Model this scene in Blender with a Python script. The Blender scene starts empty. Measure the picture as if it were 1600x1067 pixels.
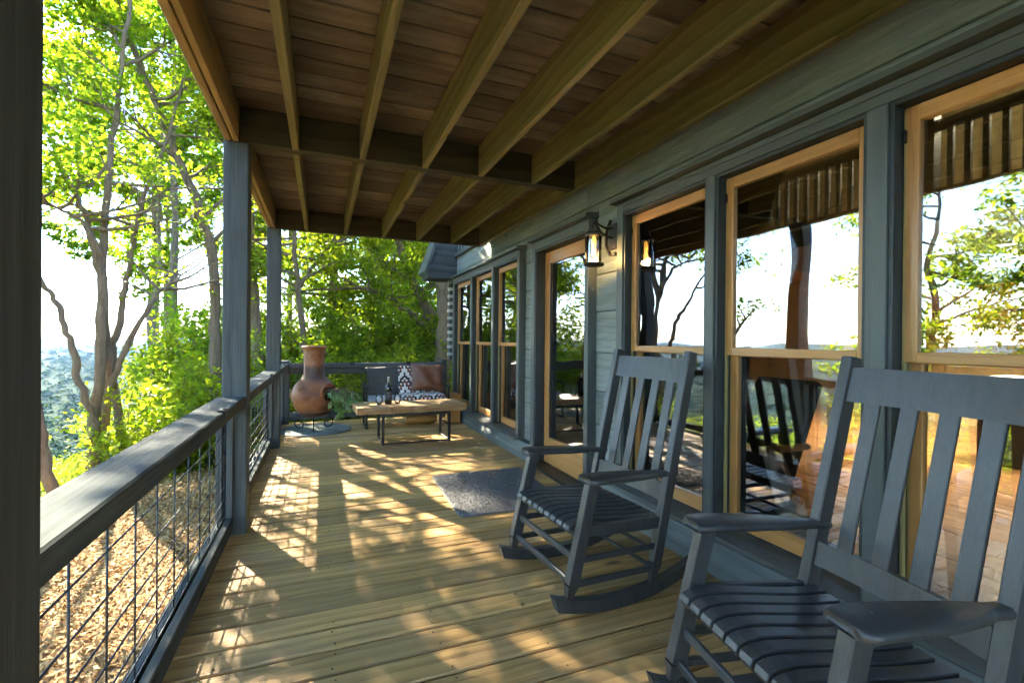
import bpy, math, random
import numpy as np
from mathutils import Vector, Matrix
rad = math.radians
random.seed(7)
scene = bpy.context.scene
COL = scene.collection

# ------------------------------------------------------------------ camera
cam_d = bpy.data.cameras.new("camera"); cam = bpy.data.objects.new("camera", cam_d); COL.objects.link(cam)
cam_d.sensor_width = 36.0; cam_d.lens = 16.71; cam_d.clip_start = 0.05; cam_d.clip_end = 60000
_yaw, _pit, _rol = rad(21.78), rad(-0.19), rad(0.516)
_F = Vector((math.sin(_yaw)*math.cos(_pit), math.cos(_yaw)*math.cos(_pit), math.sin(_pit)))
_R = Vector((math.cos(_yaw), -math.sin(_yaw), 0)); _U = _R.cross(_F)
_R2 = math.cos(_rol)*_R + math.sin(_rol)*_U; _U2 = -math.sin(_rol)*_R + math.cos(_rol)*_U
_M = Matrix.Identity(4)
for i in range(3): _M[i][0], _M[i][1], _M[i][2] = _R2[i], _U2[i], -_F[i]
_M.translation = (0, 0, 1.3); cam.matrix_world = _M
scene.camera = cam

# ------------------------------------------------------------------ sky and sun
SUN_EL, SUN_AZ = rad(32.0), rad(-26.6)       # azimuth from +Y, positive towards +X
world = bpy.data.worlds.new("World"); scene.world = world; world.use_nodes = True
wn = world.node_tree.nodes; wn.clear()
sky = wn.new("ShaderNodeTexSky"); sky.sky_type = 'NISHITA'; sky.sun_disc = False
sky.sun_elevation = SUN_EL; sky.sun_rotation = SUN_AZ
sky.altitude = 500; sky.air_density = 1.0; sky.dust_density = 0.05; sky.ozone_density = 2.5
bg = wn.new("ShaderNodeBackground"); bg.inputs[1].default_value = 0.10
wo = wn.new("ShaderNodeOutputWorld")
world.node_tree.links.new(sky.outputs[0], bg.inputs[0]); world.node_tree.links.new(bg.outputs[0], wo.inputs[0])
sl = bpy.data.lights.new("sun", 'SUN'); sl.energy = 4.0; sl.angle = rad(0.53); sl.color = (1.0, 0.88, 0.68)
sun = bpy.data.objects.new("sun", sl); COL.objects.link(sun)
_sd = Vector((math.sin(SUN_AZ)*math.cos(SUN_EL), math.cos(SUN_AZ)*math.cos(SUN_EL), math.sin(SUN_EL)))
sun.rotation_euler = _sd.to_track_quat('Z', 'Y').to_euler(); sun.location = _sd*40
vs = scene.view_settings
vs.view_transform = 'Standard'; vs.look = 'None'; vs.gamma = 1.0; vs.use_curve_mapping = False; vs.exposure = 3.4
scene.cycles.max_bounces = 6; scene.cycles.transparent_max_bounces = 12
scene.cycles.diffuse_bounces = 4; scene.cycles.glossy_bounces = 3; scene.cycles.transmission_bounces = 4
scene.cycles.use_adaptive_sampling = True; scene.cycles.adaptive_threshold = 0.06; scene.cycles.adaptive_min_samples = 10
scene.cycles.volume_bounces = 0; scene.cycles.caustics_reflective = False; scene.cycles.caustics_refractive = False

# ------------------------------------------------------------------ material helpers
def new_mat(name):
    m = bpy.data.materials.new(name); m.use_nodes = True
    nt = m.node_tree; nt.nodes.clear()
    return m, nt.nodes, nt.links
def N(nodes, kind, **kw):
    n = nodes.new(kind)
    for k, v in kw.items():
        if k.startswith('i_'):
            n.inputs[k[2:].replace('_', ' ')].default_value = v
        else: setattr(n, k, v)
    return n
def ramp(nodes, stops, interp='LINEAR'):
    r = nodes.new("ShaderNodeValToRGB"); r.color_ramp.interpolation = interp
    e = r.color_ramp.elements
    while len(e) > len(stops): e.remove(e[-1])
    while len(e) < len(stops): e.new(1.0)
    for q, (p, c) in zip(e, stops):
        q.position = p; q.color = (*c, 1) if len(c) == 3 else c
    return r
def obj_coords(nodes, links, rnd=True):
    tc = nodes.new("ShaderNodeTexCoord")
    if not rnd: return tc.outputs['Object']
    oi = nodes.new("ShaderNodeObjectInfo")
    mul = N(nodes, "ShaderNodeVectorMath", operation='MULTIPLY'); mul.inputs[1].default_value = (41.3, 87.7, 63.1)
    links.new(oi.outputs['Random'], mul.inputs[0])
    add = N(nodes, "ShaderNodeVectorMath", operation='ADD')
    links.new(tc.outputs['Object'], add.inputs[0]); links.new(mul.outputs[0], add.inputs[1])
    return add.outputs[0]

def wood(name, stops, axis='X', along=1.2, across=16.0, rough=0.6, bump=0.25, ring=0.5, tone=0.35, coat=0.0, knots=True, spec=0.35, blotch=0.0, blotch_col=(0.2, 0.2, 0.2), bdist=0.004):
    """grain stretched along one local axis, each board shifted by its own random number"""
    m, nd, lk = new_mat(name)
    co = obj_coords(nd, lk)
    def scaled(al, ac):
        mp = N(nd, "ShaderNodeMapping"); mp.inputs['Scale'].default_value = {'X': (al, ac, ac), 'Y': (ac, al, ac), 'Z': (ac, ac, al)}[axis]; lk.new(co, mp.inputs[0]); return mp.outputs[0]
    warp = N(nd, "ShaderNodeTexNoise", i_Scale=1.0, i_Detail=2.0); lk.new(scaled(1.6, 5), warp.inputs['Vector'])
    wm = N(nd, "ShaderNodeVectorMath", operation='SCALE'); wm.inputs['Scale'].default_value = 1.6; lk.new(warp.outputs['Color'], wm.inputs[0])
    ad = N(nd, "ShaderNodeVectorMath", operation='ADD'); lk.new(scaled(along, across), ad.inputs[0]); lk.new(wm.outputs[0], ad.inputs[1])
    n1 = N(nd, "ShaderNodeTexNoise", i_Scale=1.0, i_Detail=4.0, i_Roughness=0.55); lk.new(ad.outputs[0], n1.inputs['Vector'])
    fine = N(nd, "ShaderNodeTexNoise", i_Scale=1.0, i_Detail=3.0, i_Roughness=0.6); lk.new(scaled(along*2.2, across*7), fine.inputs['Vector'])
    wv = N(nd, "ShaderNodeTexWave", wave_type='RINGS', rings_direction=axis, wave_profile='SAW')
    wv.inputs['Scale'].default_value = 0.30; wv.inputs['Distortion'].default_value = 1.2; wv.inputs['Detail'].default_value = 2.0; wv.inputs['Detail Scale'].default_value = 0.5
    lk.new(ad.outputs[0], wv.inputs['Vector'])
    m0 = N(nd, "ShaderNodeMix"); m0.inputs[0].default_value = 0.42; lk.new(n1.outputs[0], m0.inputs[2]); lk.new(fine.outputs[0], m0.inputs[3])
    mx = N(nd, "ShaderNodeMix"); mx.inputs[0].default_value = ring*0.36; lk.new(m0.outputs[0], mx.inputs[2]); lk.new(wv.outputs['Fac'], mx.inputs[3])
    cr = ramp(nd, stops); lk.new(mx.outputs[0], cr.inputs[0])
    oi = nd.new("ShaderNodeObjectInfo")
    hv = N(nd, "ShaderNodeHueSaturation"); lk.new(cr.outputs[0], hv.inputs['Color'])
    mr = N(nd, "ShaderNodeMapRange"); mr.inputs[3].default_value = 1.0-tone; mr.inputs[4].default_value = 1.0+tone; lk.new(oi.outputs['Random'], mr.inputs[0]); lk.new(mr.outputs[0], hv.inputs['Value'])
    col = hv.outputs[0]
    if blotch > 0:
        bn = N(nd, "ShaderNodeTexNoise", i_Scale=2.6, i_Detail=5.0, i_Roughness=0.6); lk.new(co, bn.inputs['Vector'])
        br = ramp(nd, [(0.42, (0, 0, 0)), (0.72, (1, 1, 1))]); lk.new(bn.outputs[0], br.inputs[0])
        bm = N(nd, "ShaderNodeMath", operation='MULTIPLY'); bm.inputs[1].default_value = blotch; lk.new(br.outputs[0], bm.inputs[0])
        bx = N(nd, "ShaderNodeMix", data_type='RGBA'); lk.new(bm.outputs[0], bx.inputs[0]); lk.new(col, bx.inputs[6]); bx.inputs[7].default_value = (*blotch_col, 1)
        col = bx.outputs[2]
    if knots:
        vo = N(nd, "ShaderNodeTexVoronoi", feature='F1', i_Scale=1.0); 
        mp3 = N(nd, "ShaderNodeMapping"); mp3.inputs['Scale'].default_value = {'X': (1.1, 3.2, 3.2), 'Y': (3.2, 1.1, 3.2), 'Z': (3.2, 3.2, 1.1)}[axis]
        lk.new(co, mp3.inputs[0]); lk.new(mp3.outputs[0], vo.inputs['Vector'])
        kr = ramp(nd, [(0.0, (1, 1, 1)), (0.045, (0.7, 0.7, 0.7)), (0.085, (0, 0, 0))]); lk.new(vo.outputs['Distance'], kr.inputs[0])
        kx = N(nd, "ShaderNodeMix", data_type='RGBA'); lk.new(kr.outputs[0], kx.inputs[0]); lk.new(col, kx.inputs[6])
        d = stops[0][1]; kx.inputs[7].default_value = (d[0]*0.45, d[1]*0.42, d[2]*0.4, 1); col = kx.outputs[2]
    bs = N(nd, "ShaderNodeBsdfPrincipled"); lk.new(col, bs.inputs['Base Color'])
    bs.inputs['Specular IOR Level'].default_value = spec; bs.inputs['Coat Weight'].default_value = coat; bs.inputs['Coat Roughness'].default_value = 0.15
    rr = N(nd, "ShaderNodeMapRange"); rr.inputs[3].default_value = rough-0.1; rr.inputs[4].default_value = min(1, rough+0.15); lk.new(n1.outputs[0], rr.inputs[0]); lk.new(rr.outputs[0], bs.inputs['Roughness'])
    bp = N(nd, "ShaderNodeBump"); bp.inputs['Strength'].default_value = bump; bp.inputs['Distance'].default_value = bdist; lk.new(mx.outputs[0], bp.inputs['Height']); lk.new(bp.outputs[0], bs.inputs['Normal'])
    out = nd.new("ShaderNodeOutputMaterial"); lk.new(bs.outputs[0], out.inputs[0])
    return m

def plain(name, col, rough=0.5, spec=0.5, metal=0.0, var=0.12, vscale=9.0, bump=0.0, bscale=60.0, coat=0.0, emit=None, estr=0.0, sheen=0.0):
    m, nd, lk = new_mat(name)
    co = obj_coords(nd, lk)
    n1 = N(nd, "ShaderNodeTexNoise", i_Scale=vscale, i_Detail=5.0, i_Roughness=0.6); lk.new(co, n1.inputs['Vector'])
    a = tuple(max(0, c*(1-var*1.6)) for c in col); b = tuple(min(1, c*(1+var*1.6)) for c in col)
    cr = ramp(nd, [(0.3, a), (0.7, b)]); lk.new(n1.outputs[0], cr.inputs[0])
    bs = N(nd, "ShaderNodeBsdfPrincipled"); lk.new(cr.outputs[0], bs.inputs['Base Color'])
    bs.inputs['Roughness'].default_value = rough; bs.inputs['Specular IOR Level'].default_value = spec; bs.inputs['Metallic'].default_value = metal
    bs.inputs['Coat Weight'].default_value = coat; bs.inputs['Sheen Weight'].default_value = sheen
    if emit: bs.inputs['Emission Color'].default_value = (*emit, 1); bs.inputs['Emission Strength'].default_value = estr
    if bump > 0:
        n2 = N(nd, "ShaderNodeTexNoise", i_Scale=bscale, i_Detail=4.0); lk.new(co, n2.inputs['Vector'])
        bp = N(nd, "ShaderNodeBump"); bp.inputs['Strength'].default_value = bump; bp.inputs['Distance'].default_value = 0.01; lk.new(n2.outputs[0], bp.inputs['Height']); lk.new(bp.outputs[0], bs.inputs['Normal'])
    out = nd.new("ShaderNodeOutputMaterial"); lk.new(bs.outputs[0], out.inputs[0])
    return m

M = {}
# weathered treated decking: tan brown with grey wear
M['deck'] = wood('deck_wood', [(0.27, (0.13, 0.068, 0.020)), (0.42, (0.38, 0.222, 0.070)), (0.58, (0.52, 0.315, 0.108)), (0.78, (0.61, 0.40, 0.155))], 'X', 1.1, 22, 0.5, 0.8, 0.6, 0.36, bdist=0.006, spec=0.45, blotch=0.5, blotch_col=(0.33, 0.222, 0.118))
PAINT = [(0.32, (0.040, 0.048, 0.047)), (0.5, (0.080, 0.093, 0.090)), (0.70, (0.128, 0.146, 0.138))]
M['post'] = wood('blue_grey_stained_timber_vertical', [(p, tuple(c*0.74 for c in k)) for p, k in PAINT], 'Z', 0.8, 22, 0.66, 0.8, 0.16, 0.12)
M['rail'] = wood('blue_grey_stained_timber_lengthwise', PAINT, 'Y', 0.8, 22, 0.85, 0.6, 0.16, 0.12, spec=0.06)
M['railx'] = wood('blue_grey_stained_timber_crosswise', [(p, tuple(c*0.7 for c in k)) for p, k in PAINT], 'X', 1.0, 14, 0.6, 0.4, 0.5, 0.12)
M['siding'] = wood('blue_grey_rough_sawn_siding', [(0.27, (0.115, 0.132, 0.120)), (0.5, (0.21, 0.235, 0.215)), (0.75, (0.31, 0.34, 0.31))], 'Y', 2.2, 20, 0.75, 1.0, 0.3, 0.14, bdist=0.012)
M['trim'] = wood('smooth_blue_grey_trim', [(0.3, (0.064, 0.073, 0.069)), (0.7, (0.102, 0.114, 0.107))], 'Y', 0.8, 12, 0.45, 0.15, 0.3, 0.06, knots=False)
M['trimz'] = wood('smooth_blue_grey_trim_upright', [(0.3, (0.064, 0.073, 0.069)), (0.7, (0.102, 0.114, 0.107))], 'Z', 0.8, 12, 0.45, 0.15, 0.3, 0.06, knots=False)
M['dark_and_jamb_shade'] = plain('jamb_shade_and_dark_paint', (0.020, 0.027, 0.030), 0.5)  # near-black colour carries the shade on the jambs; also used for dark parts
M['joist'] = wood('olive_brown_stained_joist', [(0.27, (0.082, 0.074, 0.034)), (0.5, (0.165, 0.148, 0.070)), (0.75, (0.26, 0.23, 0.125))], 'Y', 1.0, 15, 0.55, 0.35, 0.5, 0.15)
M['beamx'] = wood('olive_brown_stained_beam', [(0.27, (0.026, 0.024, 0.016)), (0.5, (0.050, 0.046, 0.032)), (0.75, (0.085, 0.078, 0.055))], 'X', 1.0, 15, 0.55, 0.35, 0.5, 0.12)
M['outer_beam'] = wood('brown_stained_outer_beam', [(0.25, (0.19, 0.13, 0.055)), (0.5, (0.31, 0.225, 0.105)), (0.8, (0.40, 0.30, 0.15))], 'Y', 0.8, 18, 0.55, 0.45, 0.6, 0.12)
M['ceil'] = wood('aged_ceiling_boards', [(0.25, (0.068, 0.056, 0.046)), (0.45, (0.150, 0.130, 0.110)), (0.75, (0.23, 0.20, 0.172))], 'X', 1.2, 14, 0.65, 0.5, 0.4, 0.38, blotch=0.75, blotch_col=(0.06, 0.038, 0.024))
PINE = [(0.25, (0.34, 0.15, 0.04)), (0.5, (0.47, 0.225, 0.065)), (0.8, (0.56, 0.29, 0.095))]
M['pine'] = wood('orange_pine_upright', PINE, 'Z', 0.9, 16, 0.42, 0.12, 0.45, 0.08, coat=0.3, knots=False)
M['piney'] = wood('orange_pine_level', PINE, 'Y', 0.9, 16, 0.42, 0.12, 0.45, 0.08, coat=0.3, knots=False)
M['liner'] = plain('olive_vinyl_jamb_liner', (0.26, 0.22, 0.085), 0.35)
M['chair'] = wood('charcoal_satin_chair_paint', [(0.32, (0.025, 0.026, 0.0255)), (0.5, (0.038, 0.039, 0.038)), (0.68, (0.054, 0.055, 0.053))], 'Z', 3.0, 30, 0.36, 0.25, 0.1, 0.10, knots=False, spec=0.45)
M['black'] = plain('black_metal', (0.012, 0.012, 0.012), 0.45, 0.5, 0.3)
M['wire'] = plain('galvanised_wire_painted', (0.055, 0.062, 0.068), 0.42, 0.5, 0.6)
M['bark'] = wood('grey_brown_bark', [(0.25, (0.085, 0.063, 0.042)), (0.5, (0.19, 0.145, 0.10)), (0.8, (0.30, 0.24, 0.165))], 'Z', 3.0, 16, 0.9, 1.0, 0.3, 0.15, knots=False, spec=0.1)

def leaf_mat(name, lo, hi, tlo, thi, trans=0.66, spec=0.3):
    m, nd, lk = new_mat(name)
    at = N(nd, "ShaderNodeAttribute", attribute_name='var')
    c1 = ramp(nd, [(0.0, lo), (1.0, hi)]); c2 = ramp(nd, [(0.0, tlo), (1.0, thi)])
    lk.new(at.outputs['Fac'], c1.inputs[0]); lk.new(at.outputs['Fac'], c2.inputs[0])
    bs = N(nd, "ShaderNodeBsdfPrincipled"); bs.inputs['Roughness'].default_value = 0.5; bs.inputs['Specular IOR Level'].default_value = spec; lk.new(c1.outputs[0], bs.inputs['Base Color'])
    tr = N(nd, "ShaderNodeBsdfTranslucent"); lk.new(c2.outputs[0], tr.inputs[0])
    mx = N(nd, "ShaderNodeMixShader"); mx.inputs[0].default_value = trans; lk.new(bs.outputs[0], mx.inputs[1]); lk.new(tr.outputs[0], mx.inputs[2])
    out = nd.new("ShaderNodeOutputMaterial"); lk.new(mx.outputs[0], out.inputs[0])
    return m
M['leaf'] = leaf_mat('broadleaf_green', (0.040, 0.085, 0.010), (0.13, 0.185, 0.018), (0.13, 0.29, 0.010), (0.42, 0.53, 0.022))
M['leaf_y'] = leaf_mat('sunny_yellow_green_leaf', (0.065, 0.115, 0.012), (0.17, 0.21, 0.022), (0.19, 0.34, 0.010), (0.54, 0.61, 0.022))
M['houseleaf'] = leaf_mat('variegated_house_plant_leaf', (0.16, 0.36, 0.10), (0.66, 0.74, 0.46), (0.20, 0.42, 0.06), (0.5, 0.6, 0.2), 0.4)

def glass_mat(name, base, tint=(0.93, 0.95, 0.93)):
    """coated window pane: sees through and mirrors at the same time"""
    m, nd, lk = new_mat(name)
    tr = N(nd, "ShaderNodeBsdfTransparent"); tr.inputs[0].default_value = (*tint, 1)
    gl = N(nd, "ShaderNodeBsdfGlossy"); gl.inputs['Roughness'].default_value = 0.0; gl.inputs[0].default_value = (0.97, 0.98, 1.0, 1)
    fr = N(nd, "ShaderNodeFresnel"); fr.inputs[0].default_value = 1.5
    mr = N(nd, "ShaderNodeMapRange"); mr.inputs[1].default_value = 0.04; mr.inputs[2].default_value = 1.0; mr.inputs[3].default_value = base; mr.inputs[4].default_value = 1.0; lk.new(fr.outputs[0], mr.inputs[0])
    tc = nd.new("ShaderNodeTexCoord"); wn_ = N(nd, "ShaderNodeTexNoise", i_Scale=2.3, i_Detail=1.0); lk.new(tc.outputs['Object'], wn_.inputs['Vector'])
    bp = N(nd, "ShaderNodeBump"); bp.inputs['Strength'].default_value = 0.04; bp.inputs['Distance'].default_value = 0.05; lk.new(wn_.outputs[0], bp.inputs['Height']); lk.new(bp.outputs[0], gl.inputs['Normal'])
    mx = N(nd, "ShaderNodeMixShader"); lk.new(mr.outputs[0], mx.inputs[0]); lk.new(tr.outputs[0], mx.inputs[1]); lk.new(gl.outputs[0], mx.inputs[2])
    out = nd.new("ShaderNodeOutputMaterial"); lk.new(mx.outputs[0], out.inputs[0])
    return m
M['pane'] = glass_mat('coated_window_glass', 0.24)
M['clear'] = glass_mat('thin_clear_glass', 0.06, (0.97, 0.98, 0.98))

# ------------------------------------------------------------------ mesh helpers
class MB:
    def __init__(s): s.v = []; s.f = []; s.sm = []
    def add(s, vs, fs, smooth=False):
        o = len(s.v); s.v += [tuple(v) for v in vs]; s.f += [tuple(i+o for i in f) for f in fs]; s.sm += [smooth]*len(fs); return s
    def obox(s, c, ax, ay, az, b=0.003):
        """chamfered box: centre and three half-axis vectors"""
        c, ax, ay, az = Vector(c), Vector(ax), Vector(ay), Vector(az)
        H = [ax.length, ay.length, az.length]; D = [ax.normalized(), ay.normalized(), az.normalized()]
        b = min(b, 0.45*min(H))
        vs = []; idx = {}
        for sx in (-1, 1):
            for sy in (-1, 1):
                for sz in (-1, 1):
                    sg = (sx, sy, sz)
                    for k in range(3):
                        e = [H[j]*sg[j] - (0 if j == k else b*sg[j]) for j in range(3)]
                        idx[(sg, k)] = len(vs); vs.append(c + D[0]*e[0] + D[1]*e[1] + D[2]*e[2])
        fs = []
        def face(ids, nrm):
            p = [vs[i] for i in ids]; n = (p[1]-p[0]).cross(p[2]-p[0])
            fs.append(ids if n.dot(nrm) > 0 else ids[::-1])
        for k in range(3):
            a, bb = [j for j in range(3) if j != k]
            for sg in (-1, 1):
                ring = []
                for u, w in ((-1, -1), (1, -1), (1, 1), (-1, 1)):
                    t = [0]*3; t[k] = sg; t[a] = u; t[bb] = w; ring.append(idx[(tuple(t), k)])
                face(ring, D[k]*sg)
        for k in range(3):          # edges along axis k
            a, bb = [j for j in range(3) if j != k]
            for u in (-1, 1):
                for w in (-1, 1):
                    t0 = [0]*3; t1 = [0]*3; t0[k] = -1; t1[k] = 1
                    for t in (t0, t1): t[a] = u; t[bb] = w
                    t0, t1 = tuple(t0), tuple(t1)
                    face([idx[(t0, a)], idx[(t1, a)], idx[(t1, bb)], idx[(t0, bb)]], D[a]*u + D[bb]*w)
        for sx in (-1, 1):
            for sy in (-1, 1):
                for sz in (-1, 1):
                    sg = (sx, sy, sz); face([idx[(sg, 0)], idx[(sg, 1)], idx[(sg, 2)]], D[0]*sx + D[1]*sy + D[2]*sz)
        return s.add(vs, fs)
    def box(s, x0, x1, y0, y1, z0, z1, b=0.003):
        return s.obox(((x0+x1)/2, (y0+y1)/2, (z0+z1)/2), ((x1-x0)/2, 0, 0), (0, (y1-y0)/2, 0), (0, 0, (z1-z0)/2), b)
    def bar(s, p0, p1, w, h, up=(0, 0, 1), b=0.003):
        p0, p1 = Vector(p0), Vector(p1); d = p1-p0; L = d.length; d.normalize()
        x = d.cross(Vector(up)); x.normalize(); z = x.cross(d)
        return s.obox((p0+p1)/2, d*(L/2), x*(w/2), z*(h/2), b)
    def tube(s, pts, rad_, seg=8, caps=True):
        pts = [Vector(p) for p in pts]; n = len(pts)
        if not isinstance(rad_, (list, tuple)): rad_ = [rad_]*n
        vs = []; fs = []; t0 = None; u = None
        for i in range(n):
            t = (pts[min(i+1, n-1)] - pts[max(i-1, 0)]).normalized()
            if u is None: u = t.orthogonal().normalized()
            else:
                u = u - t*u.dot(t); u = u.normalized() if u.length > 1e-6 else t.orthogonal().normalized()
            w = t.cross(u)
            for k in range(seg):
                a = 2*math.pi*k/seg; vs.append(pts[i] + (u*math.cos(a) + w*math.sin(a))*rad_[i])
        for i in range(n-1):
            for k in range(seg):
                k2 = (k+1) % seg; fs.append((i*seg+k, i*seg+k2, (i+1)*seg+k2, (i+1)*seg+k))
        s.add(vs, fs, True)
        if caps:
            o = len(s.v)-len(vs)
            s.f.append(tuple(o+k for k in range(seg))[::-1]); s.sm.append(False)
            s.f.append(tuple(o+(n-1)*seg+k for k in range(seg))); s.sm.append(False)
        return s
    def lathe(s, prof, seg=24, c=(0, 0, 0), smooth=True):
        vs = []; fs = []
        for r, z in prof:
            for k in range(seg):
                a = 2*math.pi*k/seg; vs.append((c[0]+r*math.cos(a), c[1]+r*math.sin(a), c[2]+z))
        for i in range(len(prof)-1):
            for k in range(seg):
                k2 = (k+1) % seg; fs.append((i*seg+k, i*seg+k2, (i+1)*seg+k2, (i+1)*seg+k))
        return s.add(vs, fs, smooth)
    def prism(s, poly, axis, a0, a1):
        """polygon (list of 2-tuples) extruded along an axis; the 2-tuples fill the other two axes in order"""
        n = len(poly); vs = []
        for a in (a0, a1):
            for q in poly:
                t = list(q); t.insert(axis, a); vs.append(tuple(t))
        fs = [tuple(range(n))[::-1], tuple(range(n, 2*n))] + [(i, (i+1) % n, n+(i+1) % n, n+i) for i in range(n)]
        return s.add(vs, fs)
    def mesh(s, name):
        me = bpy.data.meshes.new(name); me.from_pydata([tuple(v) for v in s.v], [], s.f)
        me.polygons.foreach_set('use_smooth', s.sm); me.update(); return me

def wloc(o):
    v = Vector((0, 0, 0))
    while o: v += o.location; o = o.parent
    return v
def link(name, me, mat, parent=None, loc=(0, 0, 0)):
    if mat is not None and len(me.materials) == 0: me.materials.append(M[mat] if isinstance(mat, str) else mat)
    o = bpy.data.objects.new(name, me); COL.objects.link(o)
    o.location = Vector(loc) - (wloc(parent) if parent else Vector((0, 0, 0)))
    if parent: o.parent = parent
    return o
def build(name, mb, mat, parent=None, loc=(0, 0, 0)):
    """mesh given in world coordinates relative to loc"""
    return link(name, mb.mesh(name), mat, parent, loc)
def tag(o, label=None, cat=None, group=None, kind=None):
    if label: o['label'] = label
    if cat: o['category'] = cat
    if group: o['group'] = group
    if kind: o['kind'] = kind
    return o
def empty(name, loc=(0, 0, 0), label=None, cat=None, group=None, kind=None):
    o = bpy.data.objects.new(name, None); COL.objects.link(o); o.location = loc; o.empty_display_size = 0.1
    return tag(o, label, cat, group, kind)
_cache = {}
def bx(name, x0, x1, y0, y1, z0, z1, mat, parent=None, b=0.003):
    """one chamfered box object, mesh shared between equal sizes"""
    key = (round(x1-x0, 4), round(y1-y0, 4), round(z1-z0, 4), b, mat)
    c = ((x0+x1)/2, (y0+y1)/2, (z0+z1)/2)
    if key not in _cache:
        _cache[key] = MB().box(-(x1-x0)/2, (x1-x0)/2, -(y1-y0)/2, (y1-y0)/2, -(z1-z0)/2, (z1-z0)/2, b).mesh(name)
    return link(name, _cache[key], mat, parent, c)
def copy_tree(o, parent=None):
    c = o.copy(); COL.objects.link(c); c.parent = parent
    for ch in list(o.children): copy_tree(ch, c)
    return c
#@@SECTION
# ------------------------------------------------------------------ terrain
def _hash2(ix, iy, sd=0):
    h = np.sin(ix*127.1 + iy*311.7 + sd*74.7)*43758.5453
    return h - np.floor(h)
def vnoise(x, y, sd=0):
    ix, iy = np.floor(x), np.floor(y); fx, fy = x-ix, y-iy
    fx = fx*fx*(3-2*fx); fy = fy*fy*(3-2*fy)
    a = _hash2(ix, iy, sd); b = _hash2(ix+1, iy, sd); c = _hash2(ix, iy+1, sd); d = _hash2(ix+1, iy+1, sd)
    return (a*(1-fx)+b*fx)*(1-fy) + (c*(1-fx)+d*fx)*fy
def ground_z(x, y):
    x = np.asarray(x, float); y = np.asarray(y, float)
    s = -0.906*x + 0.42*y
    t = np.maximum(0, s-5.2)
    drop = 0.5*(np.sqrt(t*t + 4.0) - 2.0)
    z = -0.9 - drop
    r = np.hypot(x, y)
    floor_ = -150 + 34*(vnoise(x/900+3, y/900+7, 1)-0.5) + 14*(vnoise(x/330, y/330, 2)-0.5)
    far = np.clip((r-2500)/5000, 0, 1); far = far*far*(3-2*far)
    floor_ = floor_ + far*(72 + 150*(vnoise(x/1900+11, y/1900+5, 3)-0.5) + 40*(vnoise(x/600, y/600, 4)-0.5))
    k = 12.0                                    # smooth maximum of slope and valley floor
    m = np.maximum(z, floor_)
    z = m + k*np.log(np.exp((z-m)/k) + np.exp((floor_-m)/k)) - k*np.log1p(np.exp(-np.abs(z-floor_)/k))*0
    near = np.clip((r-9)/30, 0, 1)
    z = z + near*1.6*(vnoise(x/9, y/9, 5)-0.5) + 0.10*(vnoise(x/1.3, y/1.3, 6)-0.5)
    return z
def grid_mesh(name, X, Y, Z, mat):
    nr, na = X.shape
    me = bpy.data.meshes.new(name)
    idx = np.arange(nr*na).reshape(nr, na)
    q = np.stack([idx[:-1, :-1], idx[:-1, 1:], idx[1:, 1:], idx[1:, :-1]], -1).reshape(-1, 4)
    me.from_pydata(np.stack([X, Y, Z], -1).reshape(-1, 3).tolist(), [], q.tolist())
    me.polygons.foreach_set('use_smooth', [True]*len(q)); me.update(); me.materials.append(mat)
    return me
def terrain_mat():
    m, nd, lk = new_mat('wooded_hillside')
    tc = nd.new("ShaderNodeTexCoord")
    n1 = N(nd, "ShaderNodeTexNoise", i_Scale=0.05, i_Detail=9.0, i_Roughness=0.72); lk.new(tc.outputs['Object'], n1.inputs['Vector'])
    n2 = N(nd, "ShaderNodeTexVoronoi", i_Scale=0.09); lk.new(tc.outputs['Object'], n2.inputs['Vector'])
    mx = N(nd, "ShaderNodeMix"); mx.inputs[0].default_value = 0.35; lk.new(n1.outputs[0], mx.inputs[2]); lk.new(n2.outputs['Distance'], mx.inputs[3])
    cr = ramp(nd, [(0.25, (0.014, 0.032, 0.013)), (0.5, (0.024, 0.050, 0.019)), (0.75, (0.036, 0.068, 0.024))]); lk.new(mx.outputs[0], cr.inputs[0])
    bs = N(nd, "ShaderNodeBsdfPrincipled"); bs.inputs['Roughness'].default_value = 0.95; bs.inputs['Specular IOR Level'].default_value = 0.05; lk.new(cr.outputs[0], bs.inputs['Base Color'])
    bp = N(nd, "ShaderNodeBump"); bp.inputs['Strength'].default_value = 1.0; bp.inputs['Distance'].default_value = 6.0; lk.new(n2.outputs['Distance'], bp.inputs['Height']); bp.invert = True; lk.new(bp.outputs[0], bs.inputs['Normal'])
    out = nd.new("ShaderNodeOutputMaterial"); lk.new(bs.outputs[0], out.inputs[0]); return m
_r = np.concatenate([np.linspace(0.3, 12, 40), np.geomspace(12.5, 15500, 120)])
_a = np.linspace(0, 2*math.pi, 241)
RR, AA = np.meshgrid(_r, _a, indexing='ij')
GX, GY = RR*np.sin(AA), RR*np.cos(AA)
terrain = link('terrain', grid_mesh('terrain', GX, GY, ground_z(GX, GY), terrain_mat()), None); tag(terrain, kind='structure')

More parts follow.
